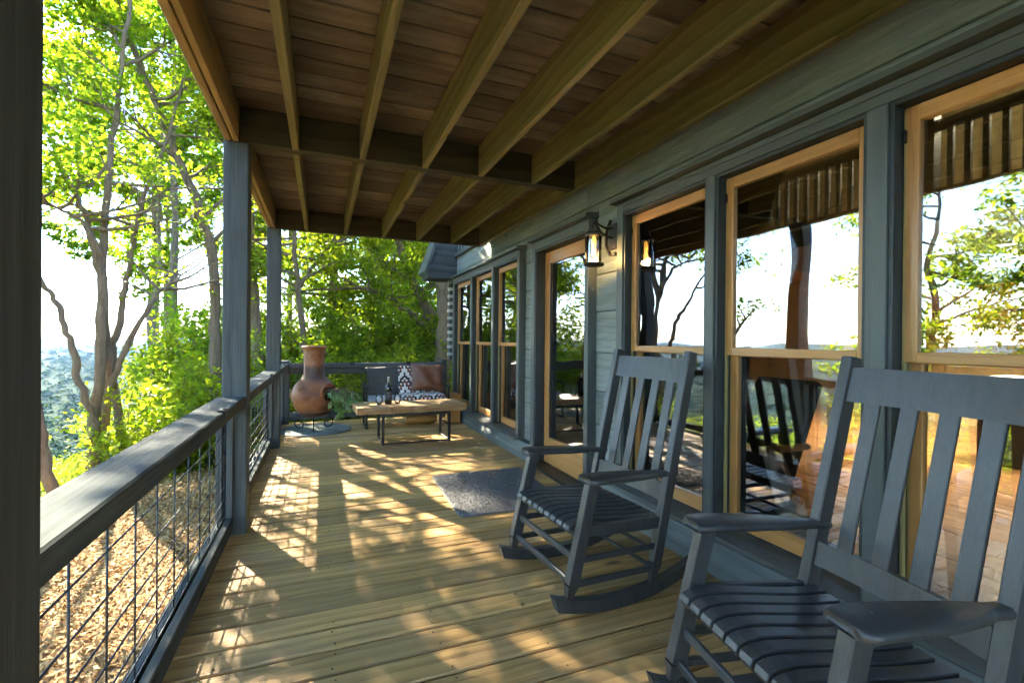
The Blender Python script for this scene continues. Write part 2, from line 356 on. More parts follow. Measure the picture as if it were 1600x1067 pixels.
# mulch bed beside the deck
m_, nd_, lk_ = new_mat('straw_coloured_mulch')
tc_ = nd_.new("ShaderNodeTexCoord"); nz_ = N(nd_, "ShaderNodeTexNoise", i_Scale=18.0, i_Detail=8.0, i_Roughness=0.75); lk_.new(tc_.outputs['Object'], nz_.inputs['Vector'])
cr_ = ramp(nd_, [(0.3, (0.14, 0.07, 0.03)), (0.5, (0.32, 0.19, 0.09)), (0.75, (0.50, 0.33, 0.17))]); lk_.new(nz_.outputs[0], cr_.inputs[0])
bs_ = N(nd_, "ShaderNodeBsdfPrincipled"); bs_.inputs['Roughness'].default_value = 0.95; bs_.inputs['Specular IOR Level'].default_value = 0.1; lk_.new(cr_.outputs[0], bs_.inputs['Base Color'])
bp_ = N(nd_, "ShaderNodeBump"); bp_.inputs['Strength'].default_value = 1.0; bp_.inputs['Distance'].default_value = 0.03; lk_.new(nz_.outputs[0], bp_.inputs['Height']); lk_.new(bp_.outputs[0], bs_.inputs['Normal'])
om_ = nd_.new("ShaderNodeOutputMaterial"); lk_.new(bs_.outputs[0], om_.inputs[0]); M['mulch'] = m_
mx_, my_ = np.meshgrid(np.linspace(-5.2, 2.4, 60), np.linspace(-3, 8.9, 90), indexing='ij')
my_ = my_ + np.where(my_ > 8, 0.5*np.sin(mx_*2.1), 0)
mulch = link('mulch_bed', grid_mesh('mulch_bed', mx_, my_, ground_z(mx_, my_)+0.06, m_), None); tag(mulch, kind='structure')
rng = np.random.default_rng(3)
def scatter_flats(name, pos, L, W, nrm_tilt, mat, seed, fold=0.0, droop=0.0):
    """many small four-cornered pieces with their own edges, joined in one mesh; per-piece random attribute 'var'"""
    rg = np.random.default_rng(seed); n = len(pos)
    th = rg.uniform(0, 2*math.pi, n); tl = rg.normal(0, nrm_tilt, n); t2 = rg.normal(0, nrm_tilt, n) - droop
    a = np.stack([np.cos(th)*np.cos(t2), np.sin(th)*np.cos(t2), np.sin(t2)], -1)
    b0 = np.stack([-np.sin(th), np.cos(th), np.zeros(n)], -1); up = np.cross(a, b0)
    b = b0*np.cos(tl)[:, None] + up*np.sin(tl)[:, None]; nn = np.cross(a, b)
    sc = rg.uniform(0.65, 1.3, n)[:, None]
    L = np.asarray(L); W = np.asarray(W)
    hl = a*(L/2)*sc; hw = b*(W/2)*sc; fd = nn*(fold*W)*sc
    v = np.empty((n, 4, 3)); v[:, 0] = pos-hl; v[:, 1] = pos+hw-hl*0.15+fd; v[:, 2] = pos+hl; v[:, 3] = pos-hw-hl*0.15+fd
    me = bpy.data.meshes.new(name)
    me.vertices.add(n*4); me.vertices.foreach_set('co', v.reshape(-1))
    base = np.arange(n)*4
    tri = np.stack([base, base+1, base+2, base, base+2, base+3], -1).reshape(-1)
    me.loops.add(n*6); me.loops.foreach_set('vertex_index', tri.astype(np.int32))
    me.polygons.add(n*2); me.polygons.foreach_set('loop_start', np.arange(0, n*6, 3, dtype=np.int32))
    at = me.attributes.new('var', 'FLOAT', 'POINT'); at.data.foreach_set('value', np.repeat(rg.random(n), 4))
    me.update(calc_edges=True); me.materials.append(mat if not isinstance(mat, str) else M[mat])
    return me
m_, nd_, lk_ = new_mat('mulch_chips')
at_ = N(nd_, "ShaderNodeAttribute", attribute_name='var'); cr_ = ramp(nd_, [(0, (0.13, 0.065, 0.022)), (0.35, (0.40, 0.235, 0.075)), (0.7, (0.55, 0.36, 0.13)), (1, (0.68, 0.50, 0.25))]); lk_.new(at_.outputs['Fac'], cr_.inputs[0])
bs_ = N(nd_, "ShaderNodeBsdfPrincipled"); bs_.inputs['Roughness'].default_value = 0.9; lk_.new(cr_.outputs[0], bs_.inputs['Base Color']); om_ = nd_.new("ShaderNodeOutputMaterial"); lk_.new(bs_.outputs[0], om_.inputs[0]); M['chips'] = m_
nC = 70000
cp = np.stack([rng.uniform(-4.8, -0.5, nC), rng.uniform(1.5, 9.2, nC), np.zeros(nC)], -1); cp[:, 2] = ground_z(cp[:, 0], cp[:, 1]) + 0.075 + rng.uniform(0, 0.02, nC)
chL = np.where(rng.random(nC) < .06, .13, .05)[:, None]; chW = np.where(chL > .1, .012, .018)
tag(link('mulch_chips', scatter_flats('mulch_chips', cp, chL, chW, 0.4, 'chips', 5), None), 'straw coloured bark chips covering the bed beside the deck', 'mulch', kind='stuff')

# ------------------------------------------------------------------ deck
deck = tag(bx('deck', -0.60, 2.10, -2.6, 8.10, -0.34, -0.045, 'rail', None, 0.01), kind='structure')
PITCH = 0.1605
for k in range(-16, 52):
    yc = 1.962 - PITCH*0.5 + PITCH*(k-0) + 0.0
    if yc > 8.12: break
    o = bx('deck_board', -0.655, 2.145, yc-PITCH/2+0.0055, yc+PITCH/2-0.0055, -0.042, -0.002, 'deck', deck, 0.006)
    o.location.z += random.uniform(-0.0015, 0.0015); o.rotation_euler = (random.uniform(-0.003, 0.003), 0, random.uniform(-0.0006, 0.0006))
nl = MB()
for k in range(-2, 40):
    yc = 1.962 - PITCH*0.5 + PITCH*k
    for xj in (-0.38, 0.05, 0.48, 0.92, 1.35, 1.79):
        for s_ in (-0.045, 0.045):
            if random.random() < .45: continue
            nl.lathe([(0.0034, -0.004), (0.0034, 0.0005), (0.0, 0.0006)], 6, (xj+random.uniform(-.012, .012), yc+s_+random.uniform(-.006, .006), 0))
nails = build('nail_head', nl, 'black', deck); tag(nails, kind='stuff')

# ------------------------------------------------------------------ porch posts
POSTS = [(-0.46, 1.02, 'thick near blue grey timber post at the left edge of the deck'), (-0.46, 3.655, 'second blue grey porch post, behind the nearest railing bay'),
         (-0.46, 6.29, 'farthest blue grey roof post, left of the clay chiminea')]
for (x1, yc, lab) in POSTS:
    p = bx('porch_post', x1-0.147, x1, yc-0.073, yc+0.073, -0.6, 2.588, 'post', None, 0.006)
    tag(p, lab, 'post', 'timber posts carrying the porch roof')
bxp = bx('porch_post', -0.607, -0.46, -1.69, -1.544, -0.6, 2.588, 'post', None, 0.006); tag(bxp, 'blue grey timber post behind the camera end of the porch', 'post', 'timber posts carrying the porch roof')
for (x0, x1, y0, y1, lab) in ((-0.60, -0.46, 7.90, 8.04, 'short dark railing post at the far left corner of the deck'), (1.87, 1.97, 7.90, 8.0, 'short dark railing post beside the log house corner')):
    p = bx('railing_post', x0, x1, y0, y1, -0.3, 0.955, 'post', None, 0.006); tag(p, lab, 'post', 'short railing posts on the far edge')

# ------------------------------------------------------------------ railings with wire panels
def railing(y0, y1, label, clips):
    r = empty('deck_railing', (-0.55, (y0+y1)/2, 0), label, 'railing', 'side railings with wire mesh')
    bx('top_rail', -0.632, -0.470, y0, y1, 0.838, 0.912, 'rail', r, 0.006)
    bx('toe_rail', -0.572, -0.535, y0, y1, 0.035, 0.125, 'rail', r, 0.004)
    bx('outer_toe_rail', -0.632, -0.596, y0, y1, 0.02, 0.115, 'rail', r, 0.004)
    for yy in (y0, y1-0.04):
        bx('stile', -0.572, -0.535, yy, yy+0.04, 0.126, 0.837, 'post', r, 0.003)
        bx('outer_stile', -0.632, -0.596, yy, yy+0.07, 0.116, 0.837, 'post', r, 0.003)
    n = int((y1-y0-.14)/0.23)
    for i in range(n+1):
        yy = y0+.186+i*0.23
        build('upright_wire', MB().tube([(0, 0, 0.06), (0, 0, 0.86)], 0.0034, 6), 'wire', r, (-0.584, yy, 0))
    for z in (.143, .197, .256, .339, .428, .540, .675, .812):
        build('level_wire', MB().tube([(0, y0-(y0+y1)/2, 0), (0, y1-(y0+y1)/2, 0)], 0.0034, 6), 'wire', r, (-0.5772, (y0+y1)/2, z))
    for yy in clips:
        mb = MB(); mb.box(-0.03, 0.004, -0.028, 0.028, 0.0, 0.012, 0.003); mb.box(0.0, 0.006, -0.022, 0.022, -0.03, 0.002, 0.002); mb.lathe([(0.014, 0.012), (0.012, 0.016), (0, 0.017)], 12, (-0.013, 0, 0))
        build('rail_light', mb, 'black', r, (-0.468, yy, 0.912))
    return r
railing(1.094, 3.581, 'near blue grey side railing with wire mesh and small black light', [2.86])
railing(3.729, 6.216, 'middle side railing with wire mesh between second and third posts', [5.5])
railing(6.364, 7.90, 'short far side railing with wire mesh beside the clay chiminea', [7.35])
railing(-1.54, 0.946, 'side railing bay behind the thick near post', [])
r = empty('back_railing', (0.6, 7.97, 0), 'dark railing across the far end of the deck behind the wicker loveseat', 'railing')
bx('top_rail', -0.459, 1.869, 7.88, 8.04, 0.838, 0.912, 'railx', r, 0.006)
bx('under_rail', -0.459, 1.869, 7.93, 7.965, 0.745, 0.836, 'railx', r, 0.004)
bx('toe_rail', -0.459, 1.869, 7.93, 7.965, 0.055, 0.175, 'railx', r, 0.004)
for xx in (0.45, 1.32):
    build('rail_light', MB().box(-0.04, 0.04, -0.03, 0.0, 0, 0.014).box(-0.03, 0.03, -0.034, -0.03, -0.03, 0.002, 0.001), 'black', r, (xx, 7.91, 0.912))
for i in range(10):
    build('upright_wire', MB().tube([(0, 0, 0.1), (0, 0, 0.78)], 0.0028, 6), 'wire', r, (-0.33+i*0.23, 7.972, 0))
for z in (.197, .256, .339, .428, .540, .675):
    build('level_wire', MB().tube([(-1.164, 0, 0), (1.164, 0, 0)], 0.0028, 6), 'wire', r, (0.705, 7.979, z))

# ------------------------------------------------------------------ porch roof: beams, joists, ceiling boards
roof = empty('porch_roof', (0.75, 2.0, 2.59), 'dark timber porch ceiling with exposed joists and plank boards', 'roof')
ZB, ZT = 2.590, 2.828
for (x0, x1) in ((-0.602, -0.561), (-0.553, -0.519)):
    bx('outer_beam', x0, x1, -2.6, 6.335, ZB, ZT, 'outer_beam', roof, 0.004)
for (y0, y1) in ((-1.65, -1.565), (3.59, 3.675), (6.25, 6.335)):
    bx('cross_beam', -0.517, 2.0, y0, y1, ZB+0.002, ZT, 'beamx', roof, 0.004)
bx('ledger', 2.002, 2.055, -2.6, 6.335, ZB, ZT, 'joist', roof, 0.004)
for xj in (-0.18, 0.262, 0.713, 1.155, 1.613):
    for (y0, y1) in ((-1.563, 3.588), (3.677, 6.248)):
        j = bx('joist', xj-0.021, xj+0.021, y0, y1, ZB-0.004, ZT, 'joist', roof, 0.004); j.rotation_euler.z = random.uniform(-0.0008, 0.0008)
y = -2.6; i = 0
while y < 6.45:
    o = bx('ceiling_board', -0.66, 2.10, y, y+0.153, ZT+0.002, ZT+0.034, 'ceil', roof, 0.004); o.location.z += random.uniform(0, 0.004)
    y += 0.165; i += 1
bx('light_stop_sheet', -0.70, 2.10, -2.6, 6.40, ZT+0.045, ZT+0.075, 'dark_and_jamb_shade', roof)  # unseen sheet added to stop sun leaking through the board gaps
bx('fascia', -0.70, 2.05, 6.405, 6.44, ZT-0.05, ZT+0.11, 'railx', roof)
#@@SECTION
# ------------------------------------------------------------------ house: siding, windows, door
house = empty('house', (2.3, 3.0, 0), 'blue grey board sided house with orange wood windows along the porch', 'house')
XS, XT = 2.140, 2.060            # siding face, trim face
YA0, YA1 = 4.95, 7.90            # far triple window, outside of casing
YD0, YD1 = 3.45, 4.62            # door casing
YB0, YB1 = 0.30, 3.045           # near triple window
OPEN = [(YA0, YA1, 0.17, 2.35), (YD0, YD1, -0.1, 2.35), (YB0, YB1, 0.20, 2.35)]
wall = MB()
def wall_piece(y0, y1, z0, z1): wall.box(2.172, 2.30, y0, y1, z0, z1, 0.0)
ys = [-2.6, YB0+.02, YB1-.02, YD0+.02, YD1-.02, YA0+.02, YA1-.02, 8.05]
for a, b in ((0, 1), (2, 3), (4, 5), (6, 7)): wall_piece(ys[a], ys[b], -0.9, 4.2)
for (y0, y1, z0, z1) in OPEN:
    wall_piece(y0+.02, y1-.02, z1-.02, 4.2)
    if z0 > 0: wall_piece(y0+.02, y1-.02, -0.9, z0+.02)
wallo = build('wall', wall, 'dark_and_jamb_shade', house)
rows = [0.18, 0.598, 0.878, 1.201, 1.54, 1.848, 2.16, 2.448, 2.75]
for z0, z1 in zip(rows[:-1], rows[1:]):
    cuts = [(-2.6, 8.05)]
    for (y0, y1, a, b) in OPEN:
        if a < z1-0.05 and b > z0+0.05:
            nc = []
            for c0, c1 in cuts:
                if y1 <= c0 or y0 >= c1: nc.append((c0, c1)); continue
                if y0 > c0: nc.append((c0, y0))
                if y1 < c1: nc.append((y1, c1))
            cuts = nc
    segs = []
    for c0, c1 in cuts:
        if c1-c0 > 5:
            k = 3.62 if z0 > 2.4 else 3.10
            segs += [(c0, k-0.0015), (k+0.0015, c1)]
        else: segs.append((c0, c1))
    for c0, c1 in segs:
        if z0 == 2.16 and c1-c0 > 0.0:
            pass
        zz0 = z0
        o = bx('siding_board', XS+random.uniform(-.003, .003), 2.171, c0, c1, zz0+0.0035, z1-0.0035, 'siding', wallo, 0.005)
# boards just above the window heads, between head caps and the row line
for (y0, y1) in ((YA0, YA1), (YD0, YD1), (YB0, YB1)):
    bx('siding_board', XS, 2.171, y0+0.001, y1-0.001, 2.36, 2.4445, 'siding', wallo, 0.004)
# board and batten gable wall above, beyond the porch roof
for k in range(9):
    yb = 6.46+k*0.18
    bx('gable_board', 2.145, 2.171, yb, yb+0.172, 2.752, 3.9, 'siding', wallo, 0.003)
    bx('batten', 2.120, 2.144, yb-0.02, yb+0.02, 2.752, 3.9, 'trimz', wallo, 0.003)
bx('belt_trim', 2.085, 2.139, 6.45, 8.05, 2.70, 2.765, 'trim', house, 0.003)
# base board and water table
M['base'] = wood('grey_weathered_base_board', [(0.25, (0.075, 0.092, 0.092)), (0.5, (0.125, 0.145, 0.142)), (0.8, (0.19, 0.21, 0.20))], 'Y', 1.4, 13, 0.6, 0.7, 0.4, 0.1)
for (y0, y1) in ((-2.6, YD0-0.005), (YD1+0.005, 8.05)):
    build('base_board', MB().prism([(2.030, 0.0), (2.171, 0.0), (2.171, 0.168), (2.085, 0.168), (2.030, 0.070)], 1, y0, y1), 'base', house)

def glazing(y0, y1, z0, z1, zm, idx):
    """one double hung window between two mullions: jambs, upper and lower sash"""
    w = MB()
    w.box(XT+0.012, 2.29, y1-0.018, y1, z0, z1, 0.001); w.box(XT+0.012, 2.29, y0, y0+0.018, z0, z1, 0.001)
    w.box(XT+0.012, 2.29, y0+0.0185, y1-0.0185, z1-0.018, z1, 0.001)
    win = build('window', w, 'dark_and_jamb_shade', house)
    a, b = y0+0.020, y1-0.020
    for (xx, dx) in ((2.128, 0.018), (2.172, 0.018)):
        bx('jamb_liner', xx, xx+dx, b-0.014, b, z0+0.02, zm if xx > 2.15 else z1-0.03, 'liner', win, 0.002)
    def sash(name, x0, x1, za, zb, sw, top, bot):
        o = MB()
        bx(name+'_stile', x0, x1, a, a+sw, za, zb, 'pine', win, 0.004); bx(name+'_stile', x0, x1, b-sw, b, za, zb, 'pine', win, 0.004)
        bx(name+'_rail', x0+0.001, x1-0.001, a+sw, b-sw, zb-top, zb, 'piney', win, 0.003); bx(name+'_rail', x0+0.001, x1-0.001, a+sw, b-sw, za, za+bot, 'piney', win, 0.003)
        bx(name+'_pane', (x0+x1)/2-0.002, (x0+x1)/2+0.002, a+sw-0.008, b-sw+0.008, za+bot-0.008, zb-top+0.008, 'pane', win, 0.0)
    sash('upper_sash', 2.128, 2.165, zm-0.02, z1-0.022, 0.052, 0.062, 0.042)
    sash('lower_sash', 2.172, 2.209, z0+0.012, zm+0.02, 0.052, 0.045, 0.085)
    for yy in (a+0.004, b-0.014):
        bx('latch', 2.112, 2.127, yy, yy+0.010, z1-0.16, z1-0.11, 'black', win, 0.002)
    return win
def window_unit(y0, y1, muls, z0, z1, zm, end_w):
    c = MB()
    c.box(XT, 2.172, y1-end_w, y1, z0, z1+0.075, 0.003); c.box(XT, 2.172, y0, y0+end_w, z0, z1+0.075, 0.003)
    for (m0, m1) in muls: c.box(XT, 2.172, m0, m1, z0, z1, 0.003)
    build('window_casing', c, 'trimz', house)
    h = MB(); h.box(XT+0.003, 2.172, y0+end_w+.001, y1-end_w-.001, z1+0.001, z1+0.073, 0.003)
    h.box(XT-0.006, XT+0.002, y0+end_w+.001, y1-end_w-.001, z1+0.045, z1+0.073, 0.002)
    build('head_casing', h, 'trim', house)
    hc = MB(); hc.prism([(XT-0.045, z1+0.085), (2.139, z1+0.076), (2.139, z1+0.125), (XT-0.045, z1+0.112)], 1, y0-0.035, y1+0.035)
    build('head_cap', hc, 'trim', house)
    sl_ = MB(); sl_.prism([(2.015, z0-0.035), (2.29, z0-0.035), (2.29, z0), (2.10, z0), (2.015, z0-0.012)], 1, y0-0.005, y1+0.005)
    build('window_sill', sl_, 'trim', house)
    edges = [y0+end_w] + [v for m in muls for v in m] + [y1-end_w]
    edges.sort()
    for i in range(0, len(edges), 2): glazing(edges[i]+.0005, edges[i+1]-.0005, z0, z1, zm, i)
window_unit(YA0, YA1, [(5.83, 5.905), (6.79, 6.865)], 0.215, 2.245, 1.245, 0.075)
window_unit(YB0, YB1, [(1.195, 1.272), (2.085, 2.148)], 0.245, 2.245, 1.245, 0.075)
# door
dc = MB(); dc.box(XT, 2.172, YD1-0.085, YD1, 0, 2.32, 0.003); dc.box(XT, 2.172, YD0, YD0+0.06, 0, 2.32, 0.003)
build('door_casing', dc, 'trimz', house)
build('head_casing', MB().box(XT+.003, 2.172, YD0+.061, YD1-.086, 2.235, 2.318, 0.003), 'trim', house)
build('head_cap', MB().prism([(XT-0.045, 2.330), (2.139, 2.321), (2.139, 2.372), (XT-0.045, 2.358)], 1, YD0-0.03, YD1+0.03), 'trim', house)
dj = MB(); dj.box(XT+.01, 2.29, YD1-.105, YD1-.0855, 0, 2.234, .001); dj.box(XT+.01, 2.29, YD0+.0605, YD0+.08, 0, 2.234, .001); dj.box(XT+.01, 2.29, YD0+.081, YD1-.106, 2.214, 2.234, .001)
build('door_jamb', dj, 'dark_and_jamb_shade', house)
ya, yb = YD0+.083, YD1-.108
door = bx('door', 2.172, 2.215, yb-0.105, yb, 0.035, 2.21, 'pine', house, 0.004)
tag(door)
bx('door_stile', 2.172, 2.215, ya, ya+0.105, 0.035, 2.21, 'pine', door, 0.004)
bx('door_rail', 2.173, 2.214, ya+0.105, yb-0.105, 2.09, 2.21, 'piney', door, 0.003); bx('door_rail', 2.173, 2.214, ya+0.105, yb-0.105, 0.035, 0.30, 'piney', door, 0.003)
bx('door_pane', 2.192, 2.196, ya+0.095, yb-0.095, 0.29, 2.10, 'pane', door, 0.0)
for (q0, q1, q2, q3) in ((ya+.105, ya+.117, .30, 2.09), (yb-.117, yb-.105, .30, 2.09)): bx('glazing_bead', 2.180, 2.1905, q0, q1, q2, q3, 'dark_and_jamb_shade', door, 0.001)
bx('threshold', 2.0, 2.172, YD0, YD1, 0.001, 0.032, 'black', house, 0.006)
# log corner: dark log ends and pale chinking stepped up the far corner
M['chink'] = plain('pale_chinking', (0.42, 0.42, 0.39), 0.8)
for k in range(12):
    z = 0.95+k*0.125
    bx('log_end', 2.05, 2.171, 8.051, 8.15, z, z+0.07, 'railx', house, 0.008)
    bx('chinking', 2.03, 2.171, 8.06, 8.14, z+0.071, z+0.124, 'chink', house, 0.008)
# boxed eave of the gable at the far corner
ev = MB(); ev.prism([(1.62, 2.42), (1.66, 2.33), (2.139, 2.33), (2.139, 3.35), (1.80, 3.0)], 1, 7.92, 8.45)
build('boxed_eave', ev, 'railx', house)
build('rake_board', MB().prism([(1.58, 2.44), (1.62, 2.42), (1.82, 3.02), (2.15, 3.37), (2.15, 3.45), (1.78, 3.05)], 1, 7.88, 8.5), 'trim', house)

# ------------------------------------------------------------------ room behind the windows
M['floor_in'] = wood('polished_oak_floor', [(0.25, (0.10, 0.045, 0.014)), (0.5, (0.19, 0.09, 0.030)), (0.8, (0.26, 0.135, 0.05))], 'Y', 1.0, 14, 0.28, 0.08, 0.4, 0.2, coat=0.3)
M['room_wall'] = plain('cream_room_wall', (0.40, 0.31, 0.14), 0.8)
M['knotty'] = wood('knotty_pine_ceiling', [(0.25, (0.16, 0.065, 0.02)), (0.5, (0.27, 0.125, 0.04)), (0.8, (0.36, 0.18, 0.065))], 'Y', 1.0, 12, 0.45, 0.1, 0.4, 0.12)
room = bx('room_floor', 2.31, 9.6, -2.6, 8.0, -0.10, 0.0, 'floor_in', house)
for k in range(24): bx('floor_plank', 2.31+k*0.14, 2.31+k*0.14+0.137, -2.6, 8.0, 0.001, 0.012, 'floor_in', room, 0.002)
rw = MB(); rw.box(9.6, 9.75, -2.6, 8.1, -.1, 5.6, 0); rw.box(2.31, 9.6, 7.95, 8.05, -.1, 5.6, 0); rw.box(2.31, 9.6, -2.7, -2.6, -.1, 5.6, 0)
rwo = build('room_wall', rw, 'room_wall', house)
cl = MB(); cl.prism([(2.172, 4.2), (2.40, 4.2), (9.6, 5.7), (9.6, 5.8), (2.172, 4.3)], 1, -2.7, 8.1); cl.box(2.172, 2.31, -2.6, 8.05, 3.9, 4.3, 0)
build('room_ceiling', cl, 'room_wall', house)
low = bx('low_ceiling', 2.31, 9.6, 5.3, 7.94, 2.62, 2.80, 'knotty', house, 0.003)
for k in range(16): bx('ceiling_plank', 2.32+k*0.2, 2.32+k*0.2+0.195, 5.3, 7.94, 2.60, 2.618, 'knotty', low, 0.004)
loft = bx('loft_floor', 5.2, 9.6, -2.6, 5.28, 2.42, 2.62, 'dark_and_jamb_shade', house, 0.003)
rl = empty('loft_railing', (5.25, 2.3, 2.62), 'black loft railing with square balusters seen through the glass', 'railing')
bx('hand_rail', 5.2, 5.29, -0.4, 5.28, 3.26, 3.34, 'black', rl); bx('bottom_rail', 5.215, 5.275, -0.4, 5.28, 2.66, 2.72, 'black', rl)
for k in range(46): bx('baluster', 5.225, 5.265, -0.38+k*0.125, -0.38+k*0.125+0.045, 2.72, 3.26, 'black', rl, 0.002)
bx('newel', 5.19, 5.30, 2.62, 2.74, 2.62, 3.42, 'black', rl)
pc = MB(); pc.box(5.4, 5.58, 3.55, 3.73, 0.0, 2.42, .004); tag(build('room_post', pc, 'pine', None), 'orange wood post standing inside the room behind the glass', 'post')
# kitchen cabinets on the back wall
M['cab'] = wood('cherry_cabinet', [(0.25, (0.24, 0.085, 0.02)), (0.5, (0.36, 0.145, 0.036)), (0.8, (0.45, 0.20, 0.055))], 'Z', 1.0, 14, 0.4, 0.08, 0.4, 0.1, coat=0.25, knots=False)
for k, yb in enumerate((2.0, 2.8, 3.6, 4.4)):
    cbn = empty('kitchen_cabinet', (9.4, yb, 1.4), ['cherry wood wall cabinet nearest the right of the kitchen', 'cherry wood wall cabinet second in the kitchen row', 'cherry wood wall cabinet third in the kitchen row', 'cherry wood wall cabinet farthest left in the kitchen row'][k], 'cabinet', 'kitchen wall cabinets')
    bx('carcass', 9.2, 9.59, yb, yb+0.78, 1.35, 2.2, 'cab', cbn)
    for j in range(2):
        bx('cabinet_door', 9.175, 9.199, yb+0.01+j*0.385, yb+0.385+j*0.385, 1.36, 2.19, 'cab', cbn, 0.006); bx('door_panel', 9.166, 9.174, yb+0.07+j*0.385, yb+0.325+j*0.385, 1.44, 2.11, 'cab', cbn, 0.004)
        bx('pull', 9.155, 9.165, yb+0.35+j*0.05, yb+0.362+j*0.05, 1.42, 1.55, 'black', cbn, 0.002)
isl = empty('kitchen_island', (7.2, 1.6, 0), 'dark kitchen island with a white top inside the room', 'island')
bx('island_base', 6.8, 7.6, 0.2, 3.0, 0.013, 0.88, 'dark_and_jamb_shade', isl); M['white_top'] = plain('white_counter', (0.75, 0.74, 0.70), 0.25); bx('counter_top', 6.7, 7.7, 0.1, 3.1, 0.881, 0.93, 'white_top', isl, 0.006)
M['red'] = plain('red_cushion', (0.45, 0.03, 0.015), 0.7)
for k, yb in enumerate((0.55, 1.35, 2.15)):
    st = empty('bar_stool', (6.45, yb, 0), ['red seated bar stool at the near end of the kitchen island', 'red seated bar stool at the middle of the kitchen island', 'red seated bar stool at the far end of the kitchen island'][k], 'stool', 'red bar stools')
    build('seat', MB().lathe([(0, .70), (.17, .70), (.19, .73), (.18, .77), (.0, .78)], 20), 'red', st, (6.45, yb, 0))
    bx('backrest', 6.27, 6.30, yb-.17, yb+.17, .85, 1.1, 'red', st, .01)
    for sx in (-1, 1):
        for sy in (-1, 1): build('leg', MB().tube([(sx*.18, sy*.18, .013), (sx*.11, sy*.11, .70)], .014, 6), 'black', st, (6.45, yb, 0))
M['lamp_white'] = plain('lit_lamp_disc', (0.9, 0.88, 0.8), 0.5, emit=(1.0, 0.9, 0.72), estr=1.6)
for k, (x, y, lab) in enumerate(((7.1, 4.3, 'lit recessed ceiling lamp farthest left above the kitchen'), (7.1, 2.9, 'lit recessed ceiling lamp above the middle of the kitchen island'), (7.1, 1.4, 'lit recessed ceiling lamp above the near end of the island'))):
    dl = empty('recessed_lamp', (x, y, 2.40), lab, 'lamp', 'lit recessed lamps under the loft')
    build('trim_ring', MB().lathe([(.07, .018), (.095, .018), (.095, .010), (.07, .008)], 24), 'white_top', dl, (x, y, 2.40))
    build('diffuser', MB().lathe([(0, .014), (.069, .014)], 24), 'lamp_white', dl, (x, y, 2.40))
    ld = bpy.data.lights.new('recessed_lamp_light', 'SPOT'); ld.energy = 190; ld.color = (1, .86, .66); ld.spot_size = rad(130); ld.spot_blend = 0.5; ld.shadow_soft_size = .07
    lo = bpy.data.objects.new('lamp_light', ld); COL.objects.link(lo); lo.parent = dl; lo.location = (0, 0, -0.004)
ld = bpy.data.lights.new('loft_fill_light', 'POINT'); ld.energy = 35; ld.color = (1, .86, .6); ld.shadow_soft_size = .12  # added fill light for the loft wall; its globe and cord are made up
pl_ = empty('loft_fill_lamp', (7.0, 1.8, 4.4), 'glowing globe added to brighten the loft wall', 'lamp')
build('globe', MB().lathe([(.0, -.12), (.07, -.10), (.12, 0), (.07, .10), (0, .12)], 20), 'lamp_white', pl_, (7.0, 1.8, 4.4)); build('cord', MB().tube([(0, 0, .12), (0, 0, .9)], .006, 6), 'black', pl_, (7.0, 1.8, 4.4))
lo = bpy.data.objects.new('lamp_light', ld); COL.objects.link(lo); lo.parent = pl_; lo.location = (0, 0, -.18)
# bentwood armchair with cowhide pillow and a log stool, close to the glass
M['bent'] = wood('bentwood_beech', [(0.25, (0.28, 0.13, 0.04)), (0.8, (0.42, 0.22, 0.08))], 'X', 1, 12, .35, .05, .4, .05, coat=.3, knots=False)
M['navy'] = plain('navy_black_upholstery', (0.022, 0.026, 0.034), .85, .2, bump=.3)
ac = empty('armchair', (3.05, 2.75, 0), 'bentwood armchair with dark seat behind the middle right window', 'armchair')
for yy in (2.42, 3.02):
    build('bent_arm', MB().tube([(3.35, yy, .05), (2.75, yy, .03), (2.62, yy, .12), (2.60, yy, .40), (2.66, yy, .52), (2.85, yy, .55), (3.3, yy, .54)], .026, 8), 'bent', ac)
build('seat', MB().bar((2.62, 2.72, .36), (3.2, 2.72, .29), .54, .10, b=.03), 'navy', ac); build('backrest', MB().bar((3.18, 2.72, .30), (3.48, 2.72, 1.0), .54, .09, up=(1, 0, 0), b=.03), 'navy', ac)
def cushion(w, h, t, n=12, pinch=.8):
    """pillow: two bulged sheets joined on the edge, corners drawn out; lies in local XZ, thickness along Y"""
    vs = []; fs = []
    for sd in (-1, 1):
        for i in range(n+1):
            for j in range(n+1):
                u, v = i/n*2-1, j/n*2-1
                e = max(0, (1-u**4)*(1-v**4))
                du = 1-.07*pinch*(1-v*v)*abs(u)**3; dv = 1-.07*pinch*(1-u*u)*abs(v)**3
                wr = .012*math.sin(7*u+3*v)*e
                vs.append((u*w/2*du, sd*(t/2)*e**.55+wr, v*h/2*dv))
    k = (n+1)**2
    for sd in range(2):
        for i in range(n):
            for j in range(n):
                a = sd*k+i*(n+1)+j; q = (a, a+1, a+n+2, a+n+1); fs.append(q if sd else q[::-1])
    return MB().add(vs, fs, True)
m_, nd_, lk_ = new_mat('cowhide'); co_ = obj_coords(nd_, lk_); nz_ = N(nd_, "ShaderNodeTexNoise", i_Scale=6.0, i_Detail=3.0); lk_.new(co_, nz_.inputs['Vector'])
cr_ = ramp(nd_, [(0.48, (0.10, 0.055, 0.035)), (0.55, (0.75, 0.72, 0.66))]); lk_.new(nz_.outputs[0], cr_.inputs[0]); bs_ = N(nd_, "ShaderNodeBsdfPrincipled"); bs_.inputs['Roughness'].default_value = .8; lk_.new(cr_.outputs[0], bs_.inputs['Base Color']); om_ = nd_.new("ShaderNodeOutputMaterial"); lk_.new(bs_.outputs[0], om_.inputs[0]); M['cowhide'] = m_
